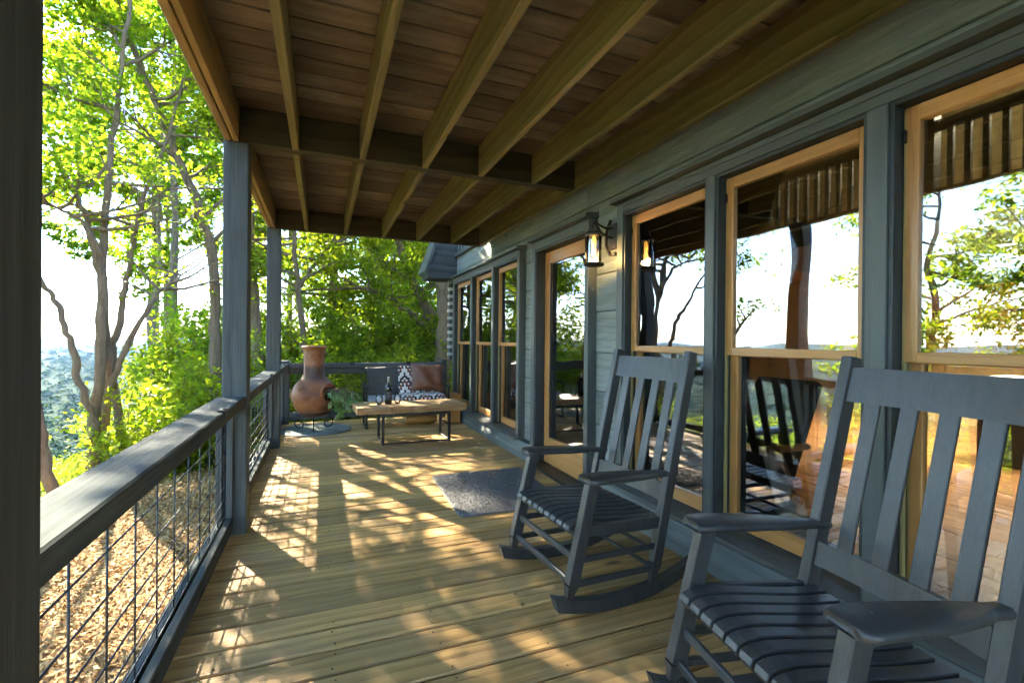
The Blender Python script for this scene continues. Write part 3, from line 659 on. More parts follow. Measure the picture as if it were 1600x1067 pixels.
pw = build('cowhide_pillow', cushion(.46, .42, .16), 'cowhide', None, (2.62, 2.20, .40)); pw.rotation_euler = (0, rad(28), rad(74)); tag(pw, 'brown and white cowhide pillow seen through the glass', 'pillow')
ls = empty('log_stool', (2.62, 2.12, 0.012), 'rough barked log stool on the floor behind the glass', 'stool')
build('log', MB().lathe([(0, 0), (.17, 0), (.165, .1), (.16, .2), (.165, .24), (0, .24)], 18), 'bark', ls, (2.62, 2.12, .013))
build('stool_cushion', MB().lathe([(0, .0), (.16, .0), (.175, .02), (.16, .04), (0, .045)], 18), 'white_top', ls, (2.62, 2.12, .254))
#@@SECTION
# ------------------------------------------------------------------ wall lantern
lx, ly = 1.905, 3.115
M['iron'] = plain('dark_bronze_lantern_metal', (0.030, 0.024, 0.020), .45, .5, .5)
lt = empty('wall_lantern', (2.13, ly, 2.05), 'lit black wall lantern with glass cylinder between the door and near windows', 'lantern')
blk = [(math.cos(a)*.112*q, math.sin(a)*.15) for a, q in [(rad(22.5+45*i), 1) for i in range(8)]]
build('mounting_block', MB().prism([(ly+u, 2.10+v) for u, v in blk], 0, 2.085, 2.139), 'trimz', lt)
build('back_rim', MB().tube([(2.078, ly+math.cos(rad(a))*.108, 2.10+math.sin(rad(a))*.145) for a in range(-112, 113, 45)], .012, 6), 'iron', lt)
build('back_plate', MB().box(2.066, 2.084, ly-.055, ly+.055, 2.0, 2.2, .004), 'iron', lt)
build('bracket_arm', MB().tube([(2.066, ly, 2.165), (2.02, ly, 2.155), (1.97, ly, 2.17), (lx+.015, ly, 2.19)], .0085, 8), 'iron', lt)
build('bracket_arm', MB().tube([(2.066, ly, 2.09), (2.02, ly, 2.095), (1.975, ly, 2.12), (lx+.012, ly, 2.185)], .0085, 8), 'iron', lt)
build('hanger', MB().tube([(lx, ly-.05, 2.118), (lx, ly-.006, 2.195), (lx, ly+.006, 2.195), (lx, ly+.05, 2.118)], .007, 8).tube([(lx-.05, ly, 2.118), (lx, ly, 2.198), (lx+.05, ly, 2.118)], .006, 8), 'iron', lt)
build('cap_ring', MB().lathe([(0, 2.118), (.058, 2.118), (.070, 2.108), (.070, 2.092), (.060, 2.090), (0, 2.092)], 28), 'iron', lt, (lx, ly, 0))
build('base_ring', MB().lathe([(0, 1.888), (.060, 1.888), (.075, 1.884), (.078, 1.868), (.060, 1.862), (0, 1.862)], 28), 'iron', lt, (lx, ly, 0))
build('glass_cylinder', MB().lathe([(.058, 1.889), (.058, 2.089)], 28).lathe([(.055, 2.089), (.055, 1.889)], 28), 'clear', lt, (lx, ly, 0))
for a in (35, 155, 275): build('guard_bar', MB().tube([(math.cos(rad(a))*.063, math.sin(rad(a))*.063, 1.885), (math.cos(rad(a))*.063, math.sin(rad(a))*.063, 2.095)], .0045, 6), 'iron', lt, (lx, ly, 0))
M['filament'] = plain('glowing_bulb', (1, .6, .15), .4, emit=(1.0, .48, .10), estr=.75)
M['bulbglass'] = plain('amber_glow_glass', (.9, .5, .1), .2, emit=(1.0, .45, .06), estr=.35)
build('bulb', MB().lathe([(0, 1.945), (.012, 1.948), (.0165, 1.965), (.015, 1.995), (.010, 2.02), (0, 2.022)], 16), 'filament', lt, (lx, ly, 0))
build('socket', MB().lathe([(0, 2.022), (.017, 2.022), (.017, 2.06), (.010, 2.09), (0, 2.09)], 16), 'bulbglass', lt, (lx, ly, 0))
ld = bpy.data.lights.new('lantern_light', 'POINT'); ld.energy = 2.2; ld.color = (1, .60, .22); ld.shadow_soft_size = .03
lo = bpy.data.objects.new('lamp_light', ld); COL.objects.link(lo); lo.parent = lt; lo.location = Vector((lx-.025, ly, 1.93)) - lt.location

# ------------------------------------------------------------------ rocking chairs
def rocking_chair():
    root = empty('rocking_chair', (0, 0, 0))
    W = 0.30
    def P(name, mb): 
        o = link(name, mb.mesh(name), 'chair', None); o.parent = root; return o
    def leg_pt(z): t = (z-.075)/(.629-.075); return .339+(.205-.339)*t
    def post_pt(z): t = (z-.085)/(1.243-.085); return -.164+(-.421+.164)*t
    for s in (-1, 1):
        x = s*W
        m = MB(); m.bar((x, leg_pt(.16), .16), (x, leg_pt(.629), .629), .046, .062, up=(0, 1, 0), b=.004)
        def peg(m, x, yf, z1, z0):
            d0 = (.023, .031); vs = []
            for (z, a, b) in ((z1, .023, .031), (z0+.03, .012, .015), (z0, .011, .013)):
                for u, v in ((-1, -1), (1, -1), (1, 1), (-1, 1)): vs.append((x+u*a, yf(z)+v*b, z))
            fs = [(i*4+k, i*4+(k+1) % 4, i*4+4+(k+1) % 4, i*4+4+k)[::-1] for i in range(2) for k in range(4)]
            m.add(vs, fs)
        peg(m, x, leg_pt, .162, .070); P('front_leg', m)
        m = MB(); m.bar((x, post_pt(.17), .17), (x, post_pt(1.243), 1.243), .044, .062, up=(0, 1, 0), b=.005); peg(m, x, post_pt, .172, .060); P('back_post', m)
        # rocker
        n = 22; top = []; bot = []
        for i in range(n+1):
            yy = .435 - i*(1.0/n); zb = (yy-.03)**2/(2*1.22); th = .060 if yy > -.45 else .060-.016*(-.45-yy)/.115
            top.append((yy, zb+th)); bot.append((yy, zb))
        bot[0] = (bot[0][0]-.035, bot[0][1]-.012); top[0] = (top[0][0]-.012, top[0][1])
        vs = []; fs = []
        for xx in (x-.023, x+.023):
            for a in top: vs.append((xx, *a))
            for a in bot: vs.append((xx, *a))
        K = 2*(n+1)
        for i in range(n):
            t0, t1, b0, b1 = i, i+1, n+1+i, n+2+i
            fs += [(t0, t1, b1, b0), (K+t0, K+b0, K+b1, K+t1), (t0, K+t0, K+t1, t1), (b0, b1, K+b1, K+b0)]
        fs += [(0, n+1, K+n+1, K), (n, K+n, K+2*n+1, 2*n+1)]
        P('rocker', MB().add(vs, fs))
        # arm: paddle, wide in front
        prof = [(.250, .030), (.259, .048), (.247, .060), (.22, .066), (.12, .063), (0, .056), (-.10, .045), (-.16, .034), (-.20, .026), (-.31, .024)]
        py_ = [p[0] for p in prof]; fine_ = []
        for i in range(len(prof)-1):
            p0, p1, p2, p3 = prof[max(i-1, 0)], prof[i], prof[i+1], prof[min(i+2, len(prof)-1)]
            for t in (0, .25, .5, .75): fine_.append(tuple(.5*((2*p1[k])+(-p0[k]+p2[k])*t+(2*p0[k]-5*p1[k]+4*p2[k]-p3[k])*t*t+(-p0[k]+3*p1[k]-3*p2[k]+p3[k])*t**3) for k in (0, 1)))
        prof = fine_+[prof[-1]]
        vs = []; fs = []
        for (yy, w) in prof:
            zc = .642 - .03*max(0, (.15-yy)/.45)
            xo = x + s*(w-.034)*.35
            for (dx, dz) in ((-w, .006), (-w+.008, .014), (w-.008, .014), (w, .006), (w, -.008), (w-.007, -.015), (-w+.007, -.015), (-w, -.008)): vs.append((xo+dx, yy, zc+dz))
        for i in range(len(prof)-1):
            for k in range(8): k2 = (k+1) % 8; fs.append((i*8+k, i*8+k2, i*8+8+k2, i*8+8+k))
        fs += [tuple(range(8))[::-1], tuple(range((len(prof)-1)*8, len(prof)*8))]
        ar = P('armrest', MB().add(vs, fs, True))
        for yy_ in (.222, .172): P('screw_plug', MB().lathe([(.0055, .0), (.0055, .0022), (0, .0028)], 10, (x, yy_, .6555)))
        # side stretchers
        P('seat_side_rail', MB().bar((x, leg_pt(.40)-.02, .400), (x, post_pt(.37)+.02, .370), .030, .060, b=.006))
        for (z, th) in ((.265, .030), (.155, .030)):
            P('side_stretcher', MB().bar((x, leg_pt(z)-.02, z), (x, post_pt(z)+.02, z-.012), .022, th, b=.008))
    # front pieces
    P('front_rod', MB().tube([(-W+.02, leg_pt(.36)+.004, .372), (W-.02, leg_pt(.36)+.004, .372)], .013, 10))
    for z in (.27, .165): P('front_bar', MB().bar((-W+.02, leg_pt(z), z), (W-.02, leg_pt(z), z), .020, .034, b=.006))
    P('rear_rod', MB().tube([(-W+.02, post_pt(.22), .22), (W-.02, post_pt(.22), .22)], .010, 8)); P('rear_rod', MB().tube([(-W+.02, post_pt(.14), .14), (W-.02, post_pt(.14), .14)], .010, 8))
    P('seat_cross_rail', MB().bar((-W+.015, .215, .400), (W-.015, .215, .400), .025, .04)); P('seat_cross_rail', MB().bar((-W+.015, -.205, .362), (W-.015, -.205, .362), .025, .04))
    # contoured seat slats running front to back
    pr = [(.318, .388), (.326, .405), (.318, .422), (.29, .434), (.24, .438), (.17, .433), (.08, .422), (-.02, .410), (-.12, .400), (-.232, .396)]
    ns = 9; pw_ = .556/ns
    for i in range(ns):
        xa = -.278+i*pw_+.006; xb = xa+pw_-.012
        vs = []; fs = []
        for k, (yy, zz) in enumerate(pr):
            a = pr[max(k-1, 0)]; b = pr[min(k+1, len(pr)-1)]; t = Vector((b[0]-a[0], b[1]-a[1])).normalized(); nn = Vector((-t.y, t.x))*-1
            if nn.y < 0 and k > 2: nn = -nn
            if k <= 2: nn = Vector((1, .1)).normalized() if k < 2 else Vector((.6, .8))
            dn = .014
            for (xx, o_) in ((xa, -dn), (xa, -.003), (xa+.003, 0), (xb-.003, 0), (xb, -.003), (xb, -dn)): vs.append((xx, yy+nn.x*o_, zz+nn.y*o_))
        for k in range(len(pr)-1):
            for j in range(6): j2 = (j+1) % 6; fs.append((k*6+j, k*6+j2, k*6+6+j2, k*6+6+j)[::-1])
        fs += [tuple(range(6)), tuple(range((len(pr)-1)*6, len(pr)*6))[::-1]]
        P('seat_slat', MB().add(vs, fs))
    # back: headboard, lower rail, four slats (all lean with the posts, slightly hollow)
    def back_board(name, z0, z1, x0, x1, th, hollow):
        n = 10; vs = []; fs = []
        for i in range(n+1):
            x = x0+(x1-x0)*i/n; cv = -hollow*(1-(x/.28)**2)
            for (z, d) in ((z0, -th/2), (z1, -th/2), (z1, th/2), (z0, th/2)): vs.append((x, post_pt(z)+cv+d+.006, z))
        for i in range(n):
            for k in range(4): k2 = (k+1) % 4; fs.append((i*4+k, i*4+k2, i*4+4+k2, i*4+4+k))
        fs += [(0, 3, 2, 1), (n*4, n*4+1, n*4+2, n*4+3)]
        P(name, MB().add(vs, fs))
    back_board('headboard', 1.078, 1.205, -W+.020, W-.020, .022, .022)
    back_board('lower_back_rail', .470, .555, -W+.020, W-.020, .022, .022)
    for i in range(4):
        xc = -.186+i*.124; cv = -.022*(1-(xc/.28)**2)+.006
        P('back_slat', MB().bar((xc, post_pt(.545)+cv, .545), (xc, post_pt(1.085)+cv, 1.085), .058, .013, up=(0, 1, 0), b=.003))
    return root
ch1 = rocking_chair()
ch2 = copy_tree(ch1)
def pose_chair(o, x, y, a, label):
    o.location = (x, y, 0.001); o.rotation_euler = (0, 0, math.pi/2 + a); tag(o, label, 'rocking chair', 'charcoal rocking chairs on the deck')
pose_chair(ch1, 1.39, 2.273, .065, 'charcoal slatted rocking chair standing farther back, beside the doormat')
pose_chair(ch2, 1.44, .998, -.175, 'charcoal slatted rocking chair in the near right corner')

# ------------------------------------------------------------------ doormat
m_, nd_, lk_ = new_mat('speckled_grey_mat'); co_ = obj_coords(nd_, lk_)
nz_ = N(nd_, "ShaderNodeTexNoise", i_Scale=90.0, i_Detail=3.0, i_Roughness=.8); lk_.new(co_, nz_.inputs['Vector']); cr_ = ramp(nd_, [(.35, (.06, .06, .062)), (.52, (.18, .178, .172)), (.68, (.44, .43, .40))]); lk_.new(nz_.outputs[0], cr_.inputs[0])
bs_ = N(nd_, "ShaderNodeBsdfPrincipled"); bs_.inputs['Roughness'].default_value = .95; lk_.new(cr_.outputs[0], bs_.inputs['Base Color']); bp_ = N(nd_, "ShaderNodeBump"); bp_.inputs['Strength'].default_value = 1; bp_.inputs['Distance'].default_value = .01; lk_.new(nz_.outputs[0], bp_.inputs['Height']); lk_.new(bp_.outputs[0], bs_.inputs['Normal'])
om_ = nd_.new("ShaderNodeOutputMaterial"); lk_.new(bs_.outputs[0], om_.inputs[0]); M['mat'] = m_
mt = MB(); cs = [(-.44, -.545), (.44, -.545), (.44, .545), (-.44, .545)]; poly = []
for (cx, cy) in cs:
    a0 = {(-1, -1): 180, (1, -1): 270, (1, 1): 0, (-1, 1): 90}[(int(math.copysign(1, cx)), int(math.copysign(1, cy)))]
    for k in range(5): a = rad(a0+k*22.5); poly.append((cx-math.copysign(.05, cx)+.05*math.cos(a), cy-math.copysign(.05, cy)+.05*math.sin(a)))
mt.prism(poly, 2, 0, .014)
mo = build('doormat', mt, 'mat', None, (1.395, 3.885, .001)); mo.rotation_euler.z = rad(-1.5); tag(mo, 'speckled grey woven mat lying on the deck before the door', 'mat')
tb = MB(); pos = []; rg = np.random.default_rng(9)
tuft = np.stack([rg.uniform(-.435, .435, 14000), rg.uniform(-.54, .54, 14000), rg.uniform(.013, .018, 14000)], -1)
tm = scatter_flats('tuft', tuft, .012, .006, 1.0, 'mat', 4); to = link('tuft', tm, None, None); to.parent = mo; tag(to, kind='stuff')

# ------------------------------------------------------------------ coffee table with bottle and glasses
M['slab'] = wood('live_edge_slab', [(0.25, (0.15, 0.085, 0.035)), (0.5, (0.28, 0.18, 0.085)), (0.8, (0.38, 0.265, 0.14))], 'X', .9, 12, .5, .4, .5, .1)
tbl = empty('coffee_table', (1.06, 6.2, 0), 'low wooden slab coffee table on black metal legs', 'table')
vs = []; nseg = 14
pts_f = [.392+i*(1.365/nseg) for i in range(nseg+1)]
for i, xx in enumerate(pts_f):
    yf = 5.925+.012*math.sin(i*1.3)+.008*math.sin(i*2.9)+.05*i/nseg; yb_ = 6.50+.015*math.sin(i*1.1+1)+.05*i/nseg
    xs = xx-.02
    vs += [(xx, yf+.012, .382), (xx, yf-.003, .43), (xx, yf, .468), (xs+ (0), yb_, .468), (xs, yb_, .382)]
fs = []
for i in range(nseg):
    for k in range(5): k2 = (k+1) % 5; fs.append((i*5+k, i*5+5+k, i*5+5+k2, i*5+k2))
fs += [(0, 1, 2, 3, 4), tuple(nseg*5+k for k in range(5))[::-1]]
_c = Vector((1.06, 6.2, .42)); build('table_top', MB().add([Vector(v)-_c for v in vs], fs), 'slab', tbl, _c)
for xx in (.70, 1.525):
    f = MB()
    f.box(xx-.016, xx+.016, 5.955, 5.987, .0, .381, .003); f.box(xx-.016, xx+.016, 6.45, 6.482, .0, .381, .003); f.box(xx-.0155, xx+.0155, 5.9875, 6.4495, .001, .026, .003); f.box(xx-.0155, xx+.0155, 5.9875, 6.4495, .355, .381, .003)
    build('leg_frame', f, 'black', tbl)
bx('stretcher', .717, 1.508, 5.962, 5.982, .004, .022, 'black', tbl, .002)
bx('apron', .717, 1.508, 5.985, 6.005, .345, .380, 'black', tbl, .002)
M['wine'] = plain('dark_wine_glass', (.006, .006, .005), .06, .6, coat=.5); M['label'] = plain('black_bottle_label', (.02, .021, .024), .5); M['foil'] = plain('silver_bottle_foil', (.5, .5, .5), .35, .5, .8); M['ink'] = plain('grey_label_print', (.30, .30, .30), .5)
bt = empty('wine_bottle', (.79, 6.2, .4685), 'dark wine bottle with black label on the coffee table', 'bottle')
build('glass_body', MB().lathe([(0, 0), (.041, 0), (.043, .006), (.043, .20), (.040, .225), (.022, .262), (.0165, .28), (.0165, .335), (0, .336)], 24), 'wine', bt, (.79, 6.2, .4685))
build('label', MB().lathe([(.0436, .06), (.0436, .17)], 24), 'label', bt, (.79, 6.2, .4685)); build('foil', MB().lathe([(.0175, .27), (.0172, .333), (.0185, .335), (.0185, .345), (0, .346)], 20), 'foil', bt, (.79, 6.2, .4685))
for (z0, z1, hw) in ((.140, .147, .30), (.112, .116, .38), (.100, .103, .22)):
    build('label_print', MB().add([(.0440*math.sin(a), -.0440*math.cos(a), z) for a in (-hw, -hw/2, 0, hw/2, hw) for z in (z0, z1)], [(2*i, 2*i+2, 2*i+3, 2*i+1) for i in range(4)]), 'ink', bt, (.79, 6.2, .4685))
for (x, y, lab) in ((.675, 6.20, 'clear stemless glass left of the wine bottle'), (.905, 6.21, 'clear stemless glass right of the wine bottle')):
    g = MB().lathe([(0, .003), (.026, .002), (.040, .025), (.046, .055), (.043, .09), (.036, .118)], 24).lathe([(.0355, .118), (.0415, .09), (.0445, .055), (.0385, .027), (.024, .006), (0, .006)], 24)
    tag(build('drinking_glass', g, 'clear', None, (x, y, .4688)), lab, 'glass', 'stemless glasses on the coffee table')

# ------------------------------------------------------------------ wicker loveseat
m_, nd_, lk_ = new_mat('charcoal_wicker_weave'); co_ = obj_coords(nd_, lk_, False)
wv_ = N(nd_, "ShaderNodeTexChecker", i_Scale=70.0); lk_.new(co_, wv_.inputs['Vector']); wv_.inputs[1].default_value = (.035, .038, .043, 1); wv_.inputs[2].default_value = (.075, .080, .088, 1)
bs_ = N(nd_, "ShaderNodeBsdfPrincipled"); bs_.inputs['Roughness'].default_value = .5; lk_.new(wv_.outputs[0], bs_.inputs['Base Color']); bp_ = N(nd_, "ShaderNodeBump"); bp_.inputs['Strength'].default_value = .6; bp_.inputs['Distance'].default_value = .004; lk_.new(wv_.outputs['Fac'], bp_.inputs['Height']); lk_.new(bp_.outputs[0], bs_.inputs['Normal'])
om_ = nd_.new("ShaderNodeOutputMaterial"); lk_.new(bs_.outputs[0], om_.inputs[0]); M['wicker'] = m_
M['seatcloth'] = plain('light_grey_cushion_cloth', (.30, .31, .31), .9, .2, bump=.2, bscale=200)
lv = empty('wicker_loveseat', (1.17, 7.4, 0), 'charcoal wicker loveseat with black metal frame by the back railing', 'loveseat')
X0, X1, YF, YR = .60, 1.80, 7.08, 7.66
bk = MB()
for k in range(17):                              # woven bands, each with its own edge
    z = .405+k*.0255; yy = YR-.10+(z-.4)*.16
    bk.box(X0+.05, X1-.05, yy-.008+(k % 2)*.003, yy+.008, z, z+.0235, .002)
build('woven_back', bk, 'wicker', lv); build('seat_deck', MB().box(X0+.03, X1-.03, YF+.02, YR-.06, .30, .335, .004), 'wicker', lv)
for i in range(9): build('back_stake', MB().bar((X0+.06+i*.135, YR-.117, .40), (X0+.06+i*.135, YR-.047, .838), .012, .010), 'wicker', lv)
build('back_frame', MB().tube([(X0+.03, YR-.10, .10), (X0+.03, YR-.09, .42), (X0+.03, YR-.028, .845), (X1-.03, YR-.028, .845), (X1-.03, YR-.09, .42), (X1-.03, YR-.10, .10)], .012, 8), 'black', lv)
for x in (X0, X1):
    f = MB(); f.box(x-.014, x+.014, YF, YF+.03, .0, .56, .003); f.box(x-.014, x+.014, YR-.08, YR-.05, .0, .60, .003); f.box(x-.0135, x+.0135, YF+.031, YR-.081, .001, .025, .002); f.bar((x, YF-.01, .575), (x, YR-.05, .615), .045, .022)
    build('arm_frame', f, 'black', lv)
build('front_rail', MB().box(X0+.015, X1-.015, YF+.003, YF+.028, .315, .345, .002), 'black', lv)
build('seat_cushion', MB().box(X0+.025, X1-.025, YF+.0, YR-.09, .345, .43, .025), 'seatcloth', lv)
# folded patterned throw: back half and seat half
def throw_mat():
    m, nd, lk = new_mat('black_white_rust_woven_throw')
    tc = nd.new("ShaderNodeTexCoord"); sp = nd.new("ShaderNodeSeparateXYZ"); lk.new(tc.outputs['UV'], sp.inputs[0])
    def mth(op, a, b=None):
        n = N(nd, "ShaderNodeMath", operation=op)
        for i, q in enumerate((a, b)):
            if q is None: continue
            if isinstance(q, (int, float)): n.inputs[i].default_value = q
            else: lk.new(q, n.inputs[i])
        return n.outputs[0]
    u = mth('MULTIPLY', sp.outputs[0], 4.2); v = mth('MULTIPLY', sp.outputs[1], 3.6)
    uq = mth('DIVIDE', mth('FLOOR', mth('MULTIPLY', u, 8)), 8); vq = mth('DIVIDE', mth('FLOOR', mth('MULTIPLY', v, 10)), 10)
    zig = mth('ABSOLUTE', mth('SUBTRACT', mth('FRACT', uq), .5))
    f = mth('FRACT', mth('ADD', vq, mth('MULTIPLY', zig, 1.5)))
    cr = ramp(nd, [(0, (.70, .67, .60)), (.36, (.014, .018, .026)), (.66, (.70, .67, .60)), (.76, (.22, .06, .03)), (.88, (.014, .018, .026))], 'CONSTANT'); lk.new(f, cr.inputs[0])
    bs = N(nd, "ShaderNodeBsdfPrincipled"); bs.inputs['Roughness'].default_value = .95; bs.inputs['Sheen Weight'].default_value = .3; lk.new(cr.outputs[0], bs.inputs['Base Color'])
    om = nd.new("ShaderNodeOutputMaterial"); lk.new(bs.outputs[0], om.inputs[0]); return m
M['throw'] = throw_mat()
path = [(7.63, .55), (7.645, .80), (7.635, .868), (7.60, .875), (7.575, .84), (7.545, .70), (7.50, .52), (7.45, .462), (7.38, .458), (7.25, .462), (7.12, .458), (7.075, .44), (7.06, .38), (7.065, .33)]
nx = 14; vs = []; fs = []; uv = []
arc = [0.0]
for a, b in zip(path[:-1], path[1:]): arc.append(arc[-1]+math.dist(a, b))
for j, (yy, zz) in enumerate(path):
    for i in range(nx+1):
        xx = 1.11+(.63)*i/nx; w = .010*math.sin(i*1.1+j*.8)+.006*math.sin(i*2.3-j*1.4)
        vs.append((xx, yy-abs(w)*.5, zz+abs(w))); uv.append((xx, arc[j]))
for j in range(len(path)-1):
    for i in range(nx): a = j*(nx+1)+i; fs.append((a, a+1, a+nx+2, a+nx+1))
me = MB().add(vs, fs, True).mesh('patterned_throw'); ul = me.uv_layers.new(name='uv')
for lp in me.loops: ul.data[lp.index].uv = uv[lp.vertex_index]
th_ = link('patterned_throw', me, 'throw'); sm_ = th_.modifiers.new('thickness', 'SOLIDIFY'); sm_.thickness = .012; sm_.offset = 1
tag(th_, 'black white and rust zigzag throw draped over the wicker loveseat', 'blanket')
M['leather'] = plain('brown_leather', (.16, .065, .035), .42, .5, var=.25, vscale=7, bump=.15, bscale=40)
lp_ = build('leather_pillow', cushion(.54, .44, .20, 14, 1.3), 'leather', None, (1.53, 7.38, .70)); lp_.rotation_euler = (rad(-14), rad(4), rad(6)); tag(lp_, 'brown leather pillow leaning on the patterned throw', 'pillow')
fr_ = MB()
for k in range(40):
    t = k/39*2-1
    for sx in (-1, 1): fr_.bar((sx*.262, 0, t*.19), (sx*.285, random.uniform(-.01, .01), t*.195+random.uniform(-.01, .01)), .003, .003, b=.0)
    fr_.bar((.0, 0, 0), (.001, 0, 0), .001, .001, b=0)
fo = link('fringe', fr_.mesh('fringe'), 'leather'); fo.parent = lp_; tag(fo, kind='stuff')
for sx in (-.09, .09):
    sv = [(sx, -(.20/2)*max(0, (1-(sx/.27)**4)*(1-(v/.22)**4))**.55-.002, v) for v in [(-.20+.4*i/14) for i in range(15)]]
    so = link('seam', MB().tube(sv, .003, 5).mesh('seam'), 'leather'); so.parent = lp_
# amber wooden block beside the loveseat, log below it
M['amber'] = wood('amber_timber', [(0.25, (0.25, 0.11, 0.022)), (0.5, (0.38, 0.185, 0.042)), (0.8, (0.48, 0.255, 0.07))], 'Z', 1.2, 10, .5, .2, .5, .08)
tag(bx('wooden_block', 1.835, 2.01, 7.16, 7.42, 0.001, .455, 'amber', None, .008), 'amber timber block standing between the loveseat and the windows', 'block')
M['ambery'] = wood('amber_log', [(0.25, (0.22, 0.10, 0.022)), (0.5, (0.36, 0.18, 0.045)), (0.8, (0.46, 0.25, 0.08))], 'X', 1.2, 10, .5, .3, .5, .08)
lg = build('firewood_log', MB().tube([(-.24, 0, 0), (-.235, 0, 0), (-.1, 0, .004), (.1, 0, -.003), (.24, 0, 0)], [.055, .062, .065, .066, .06], 14), 'ambery', None, (1.42, 7.32, .068)); tag(lg, 'amber log lying on the deck under the wicker loveseat', 'log')

# ------------------------------------------------------------------ clay chiminea
cx, cy = -.10, 7.34
m_, nd_, lk_ = new_mat('smoky_terracotta'); co_ = obj_coords(nd_, lk_, False); sx_ = nd_.new("ShaderNodeSeparateXYZ"); lk_.new(co_, sx_.inputs[0])
nz_ = N(nd_, "ShaderNodeTexNoise", i_Scale=5.0, i_Detail=6.0); lk_.new(co_, nz_.inputs['Vector']); cr_ = ramp(nd_, [(.3, (.10, .036, .016)), (.5, (.24, .088, .034)), (.72, (.34, .15, .065))]); lk_.new(nz_.outputs[0], cr_.inputs[0])
so_ = N(nd_, "ShaderNodeMapRange"); so_.inputs[1].default_value = .0; so_.inputs[2].default_value = 1.0; 
rz_ = ramp(nd_, [(0, (0, 0, 0)), (.57, (0, 0, 0)), (.62, (1, 1, 1)), (.72, (1, 1, 1)), (.78, (.1, .1, .1)), (1, (0, 0, 0))]); mrz = N(nd_, "ShaderNodeMapRange"); mrz.inputs[1].default_value = 0; mrz.inputs[2].default_value = 1.3; 
az_ = N(nd_, "ShaderNodeMath", operation='MULTIPLY_ADD'); az_.inputs[1].default_value = .12; lk_.new(nz_.outputs[0], az_.inputs[0]); lk_.new(sx_.outputs[2], az_.inputs[2]); lk_.new(az_.outputs[0], mrz.inputs[0]); lk_.new(mrz.outputs[0], rz_.inputs[0])
mm_ = N(nd_, "ShaderNodeMath", operation='MULTIPLY'); mm_.inputs[1].default_value = .75; lk_.new(rz_.outputs[0], mm_.inputs[0])
mx_n = N(nd_, "ShaderNodeMix", data_type='RGBA'); lk_.new(mm_.outputs[0], mx_n.inputs[0]); lk_.new(cr_.outputs[0], mx_n.inputs[6]); mx_n.inputs[7].default_value = (.055, .042, .035, 1)
bs_ = N(nd_, "ShaderNodeBsdfPrincipled"); bs_.inputs['Roughness'].default_value = .5; lk_.new(mx_n.outputs[2], bs_.inputs['Base Color']); bp_ = N(nd_, "ShaderNodeBump"); bp_.inputs['Strength'].default_value = .3; bp_.inputs['Distance'].default_value = .01; lk_.new(nz_.outputs[0], bp_.inputs['Height']); lk_.new(bp_.outputs[0], bs_.inputs['Normal'])
om_ = nd_.new("ShaderNodeOutputMaterial"); lk_.new(bs_.outputs[0], om_.inputs[0]); M['clay'] = m_
chm = empty('clay_chiminea', (cx, cy, 0), 'round bellied terracotta chiminea with tall neck on a black iron stand', 'chiminea')
prof = [(.105, .205), (.165, .20), (.20, .235), (.265, .33), (.295, .43), (.298, .52), (.27, .61), (.215, .685), (.165, .735), (.142, .79), (.135, .88), (.138, 1.0), (.143, 1.10), (.15, 1.155), (.165, 1.165), (.167, 1.185), (.15, 1.19), (.125, 1.18), (.12, 1.0), (.12, .78), (.19, .66), (.27, .52), (.26, .40), (.19, .26), (0, .24)]
seg = 40; mdir = rad(-42)                    # mouth looks to the right and towards the viewer
mb = MB(); vs = []; fs = []
for r_, z in prof:
    for k in range(seg): a = 2*math.pi*k/seg; vs.append((r_*math.cos(a), r_*math.sin(a), z))
mc = Vector((math.cos(mdir)*.285, math.sin(mdir)*.285, .52))
for i in range(len(prof)-1):
    for k in range(seg):
        k2 = (k+1) % seg; q = (i*seg+k, i*seg+k2, i*seg+seg+k2, i*seg+seg+k)
        c = sum((Vector(vs[j]) for j in q), Vector())/4
        lat = c-mc; tang = Vector((-math.sin(mdir), math.cos(mdir), 0)); du = lat.dot(tang); dz = lat.z
        if c.dot(Vector((math.cos(mdir), math.sin(mdir), 0))) > .1 and (du/.135)**2+(dz/.125)**2 < 1: continue
        fs.append(q)
build('clay_body', mb.add(vs, fs, True), 'clay', chm, (cx, cy, 0))
tang = Vector((-math.sin(mdir), math.cos(mdir), 0)); nout = Vector((math.cos(mdir), math.sin(mdir), 0))
def on_belly(du, dz, out=0):
    z = .52+dz; pr_ = [(p[1], p[0]) for p in prof[1:10]]; R_ = np.interp(z, [p[0] for p in pr_], [p[1] for p in pr_])
    return nout*(math.sqrt(max(0, R_*R_-du*du))+out) + tang*du + Vector((0, 0, z))
build('mouth_rim', MB().tube([on_belly(.142*math.cos(a), .132*math.sin(a), .006) for a in [2*math.pi*k/28 for k in range(29)]], .022, 8, False), 'clay', chm, (cx, cy, 0))
hb = rad(170)
build('knob', MB().tube([(math.cos(hb)*.28, math.sin(hb)*.28, .50), (math.cos(hb)*.315, math.sin(hb)*.315, .50), (math.cos(hb)*.322, math.sin(hb)*.322, .50)], [.055, .05, .02], 14), 'clay', chm, (cx, cy, 0))
for (a_, z0, s_) in ((-95, 1.03, 1), (-60, 1.03, -1), (-110, .46, 1), (-130, .60, 1)):   # raised scroll ornaments
    pts = []
    for k in range(22):
        t = k/21*4.2*math.pi*.6; rr = .052*(1-k/26)
        aa = rad(a_); R_ = np.interp(z0+rr*math.sin(t), [.2, .33, .43, .52, .61, .685, .735, .79, .88, 1.0, 1.1], [.165, .265, .295, .298, .27, .215, .165, .142, .135, .138, .143])
        ang = aa + s_*rr*math.cos(t)/max(.12, R_); pts.append((math.cos(ang)*(R_+.002), math.sin(ang)*(R_+.002), z0+rr*math.sin(t)))
    build('raised_scroll', MB().tube(pts, .006, 6), 'clay', chm, (cx, cy, 0))
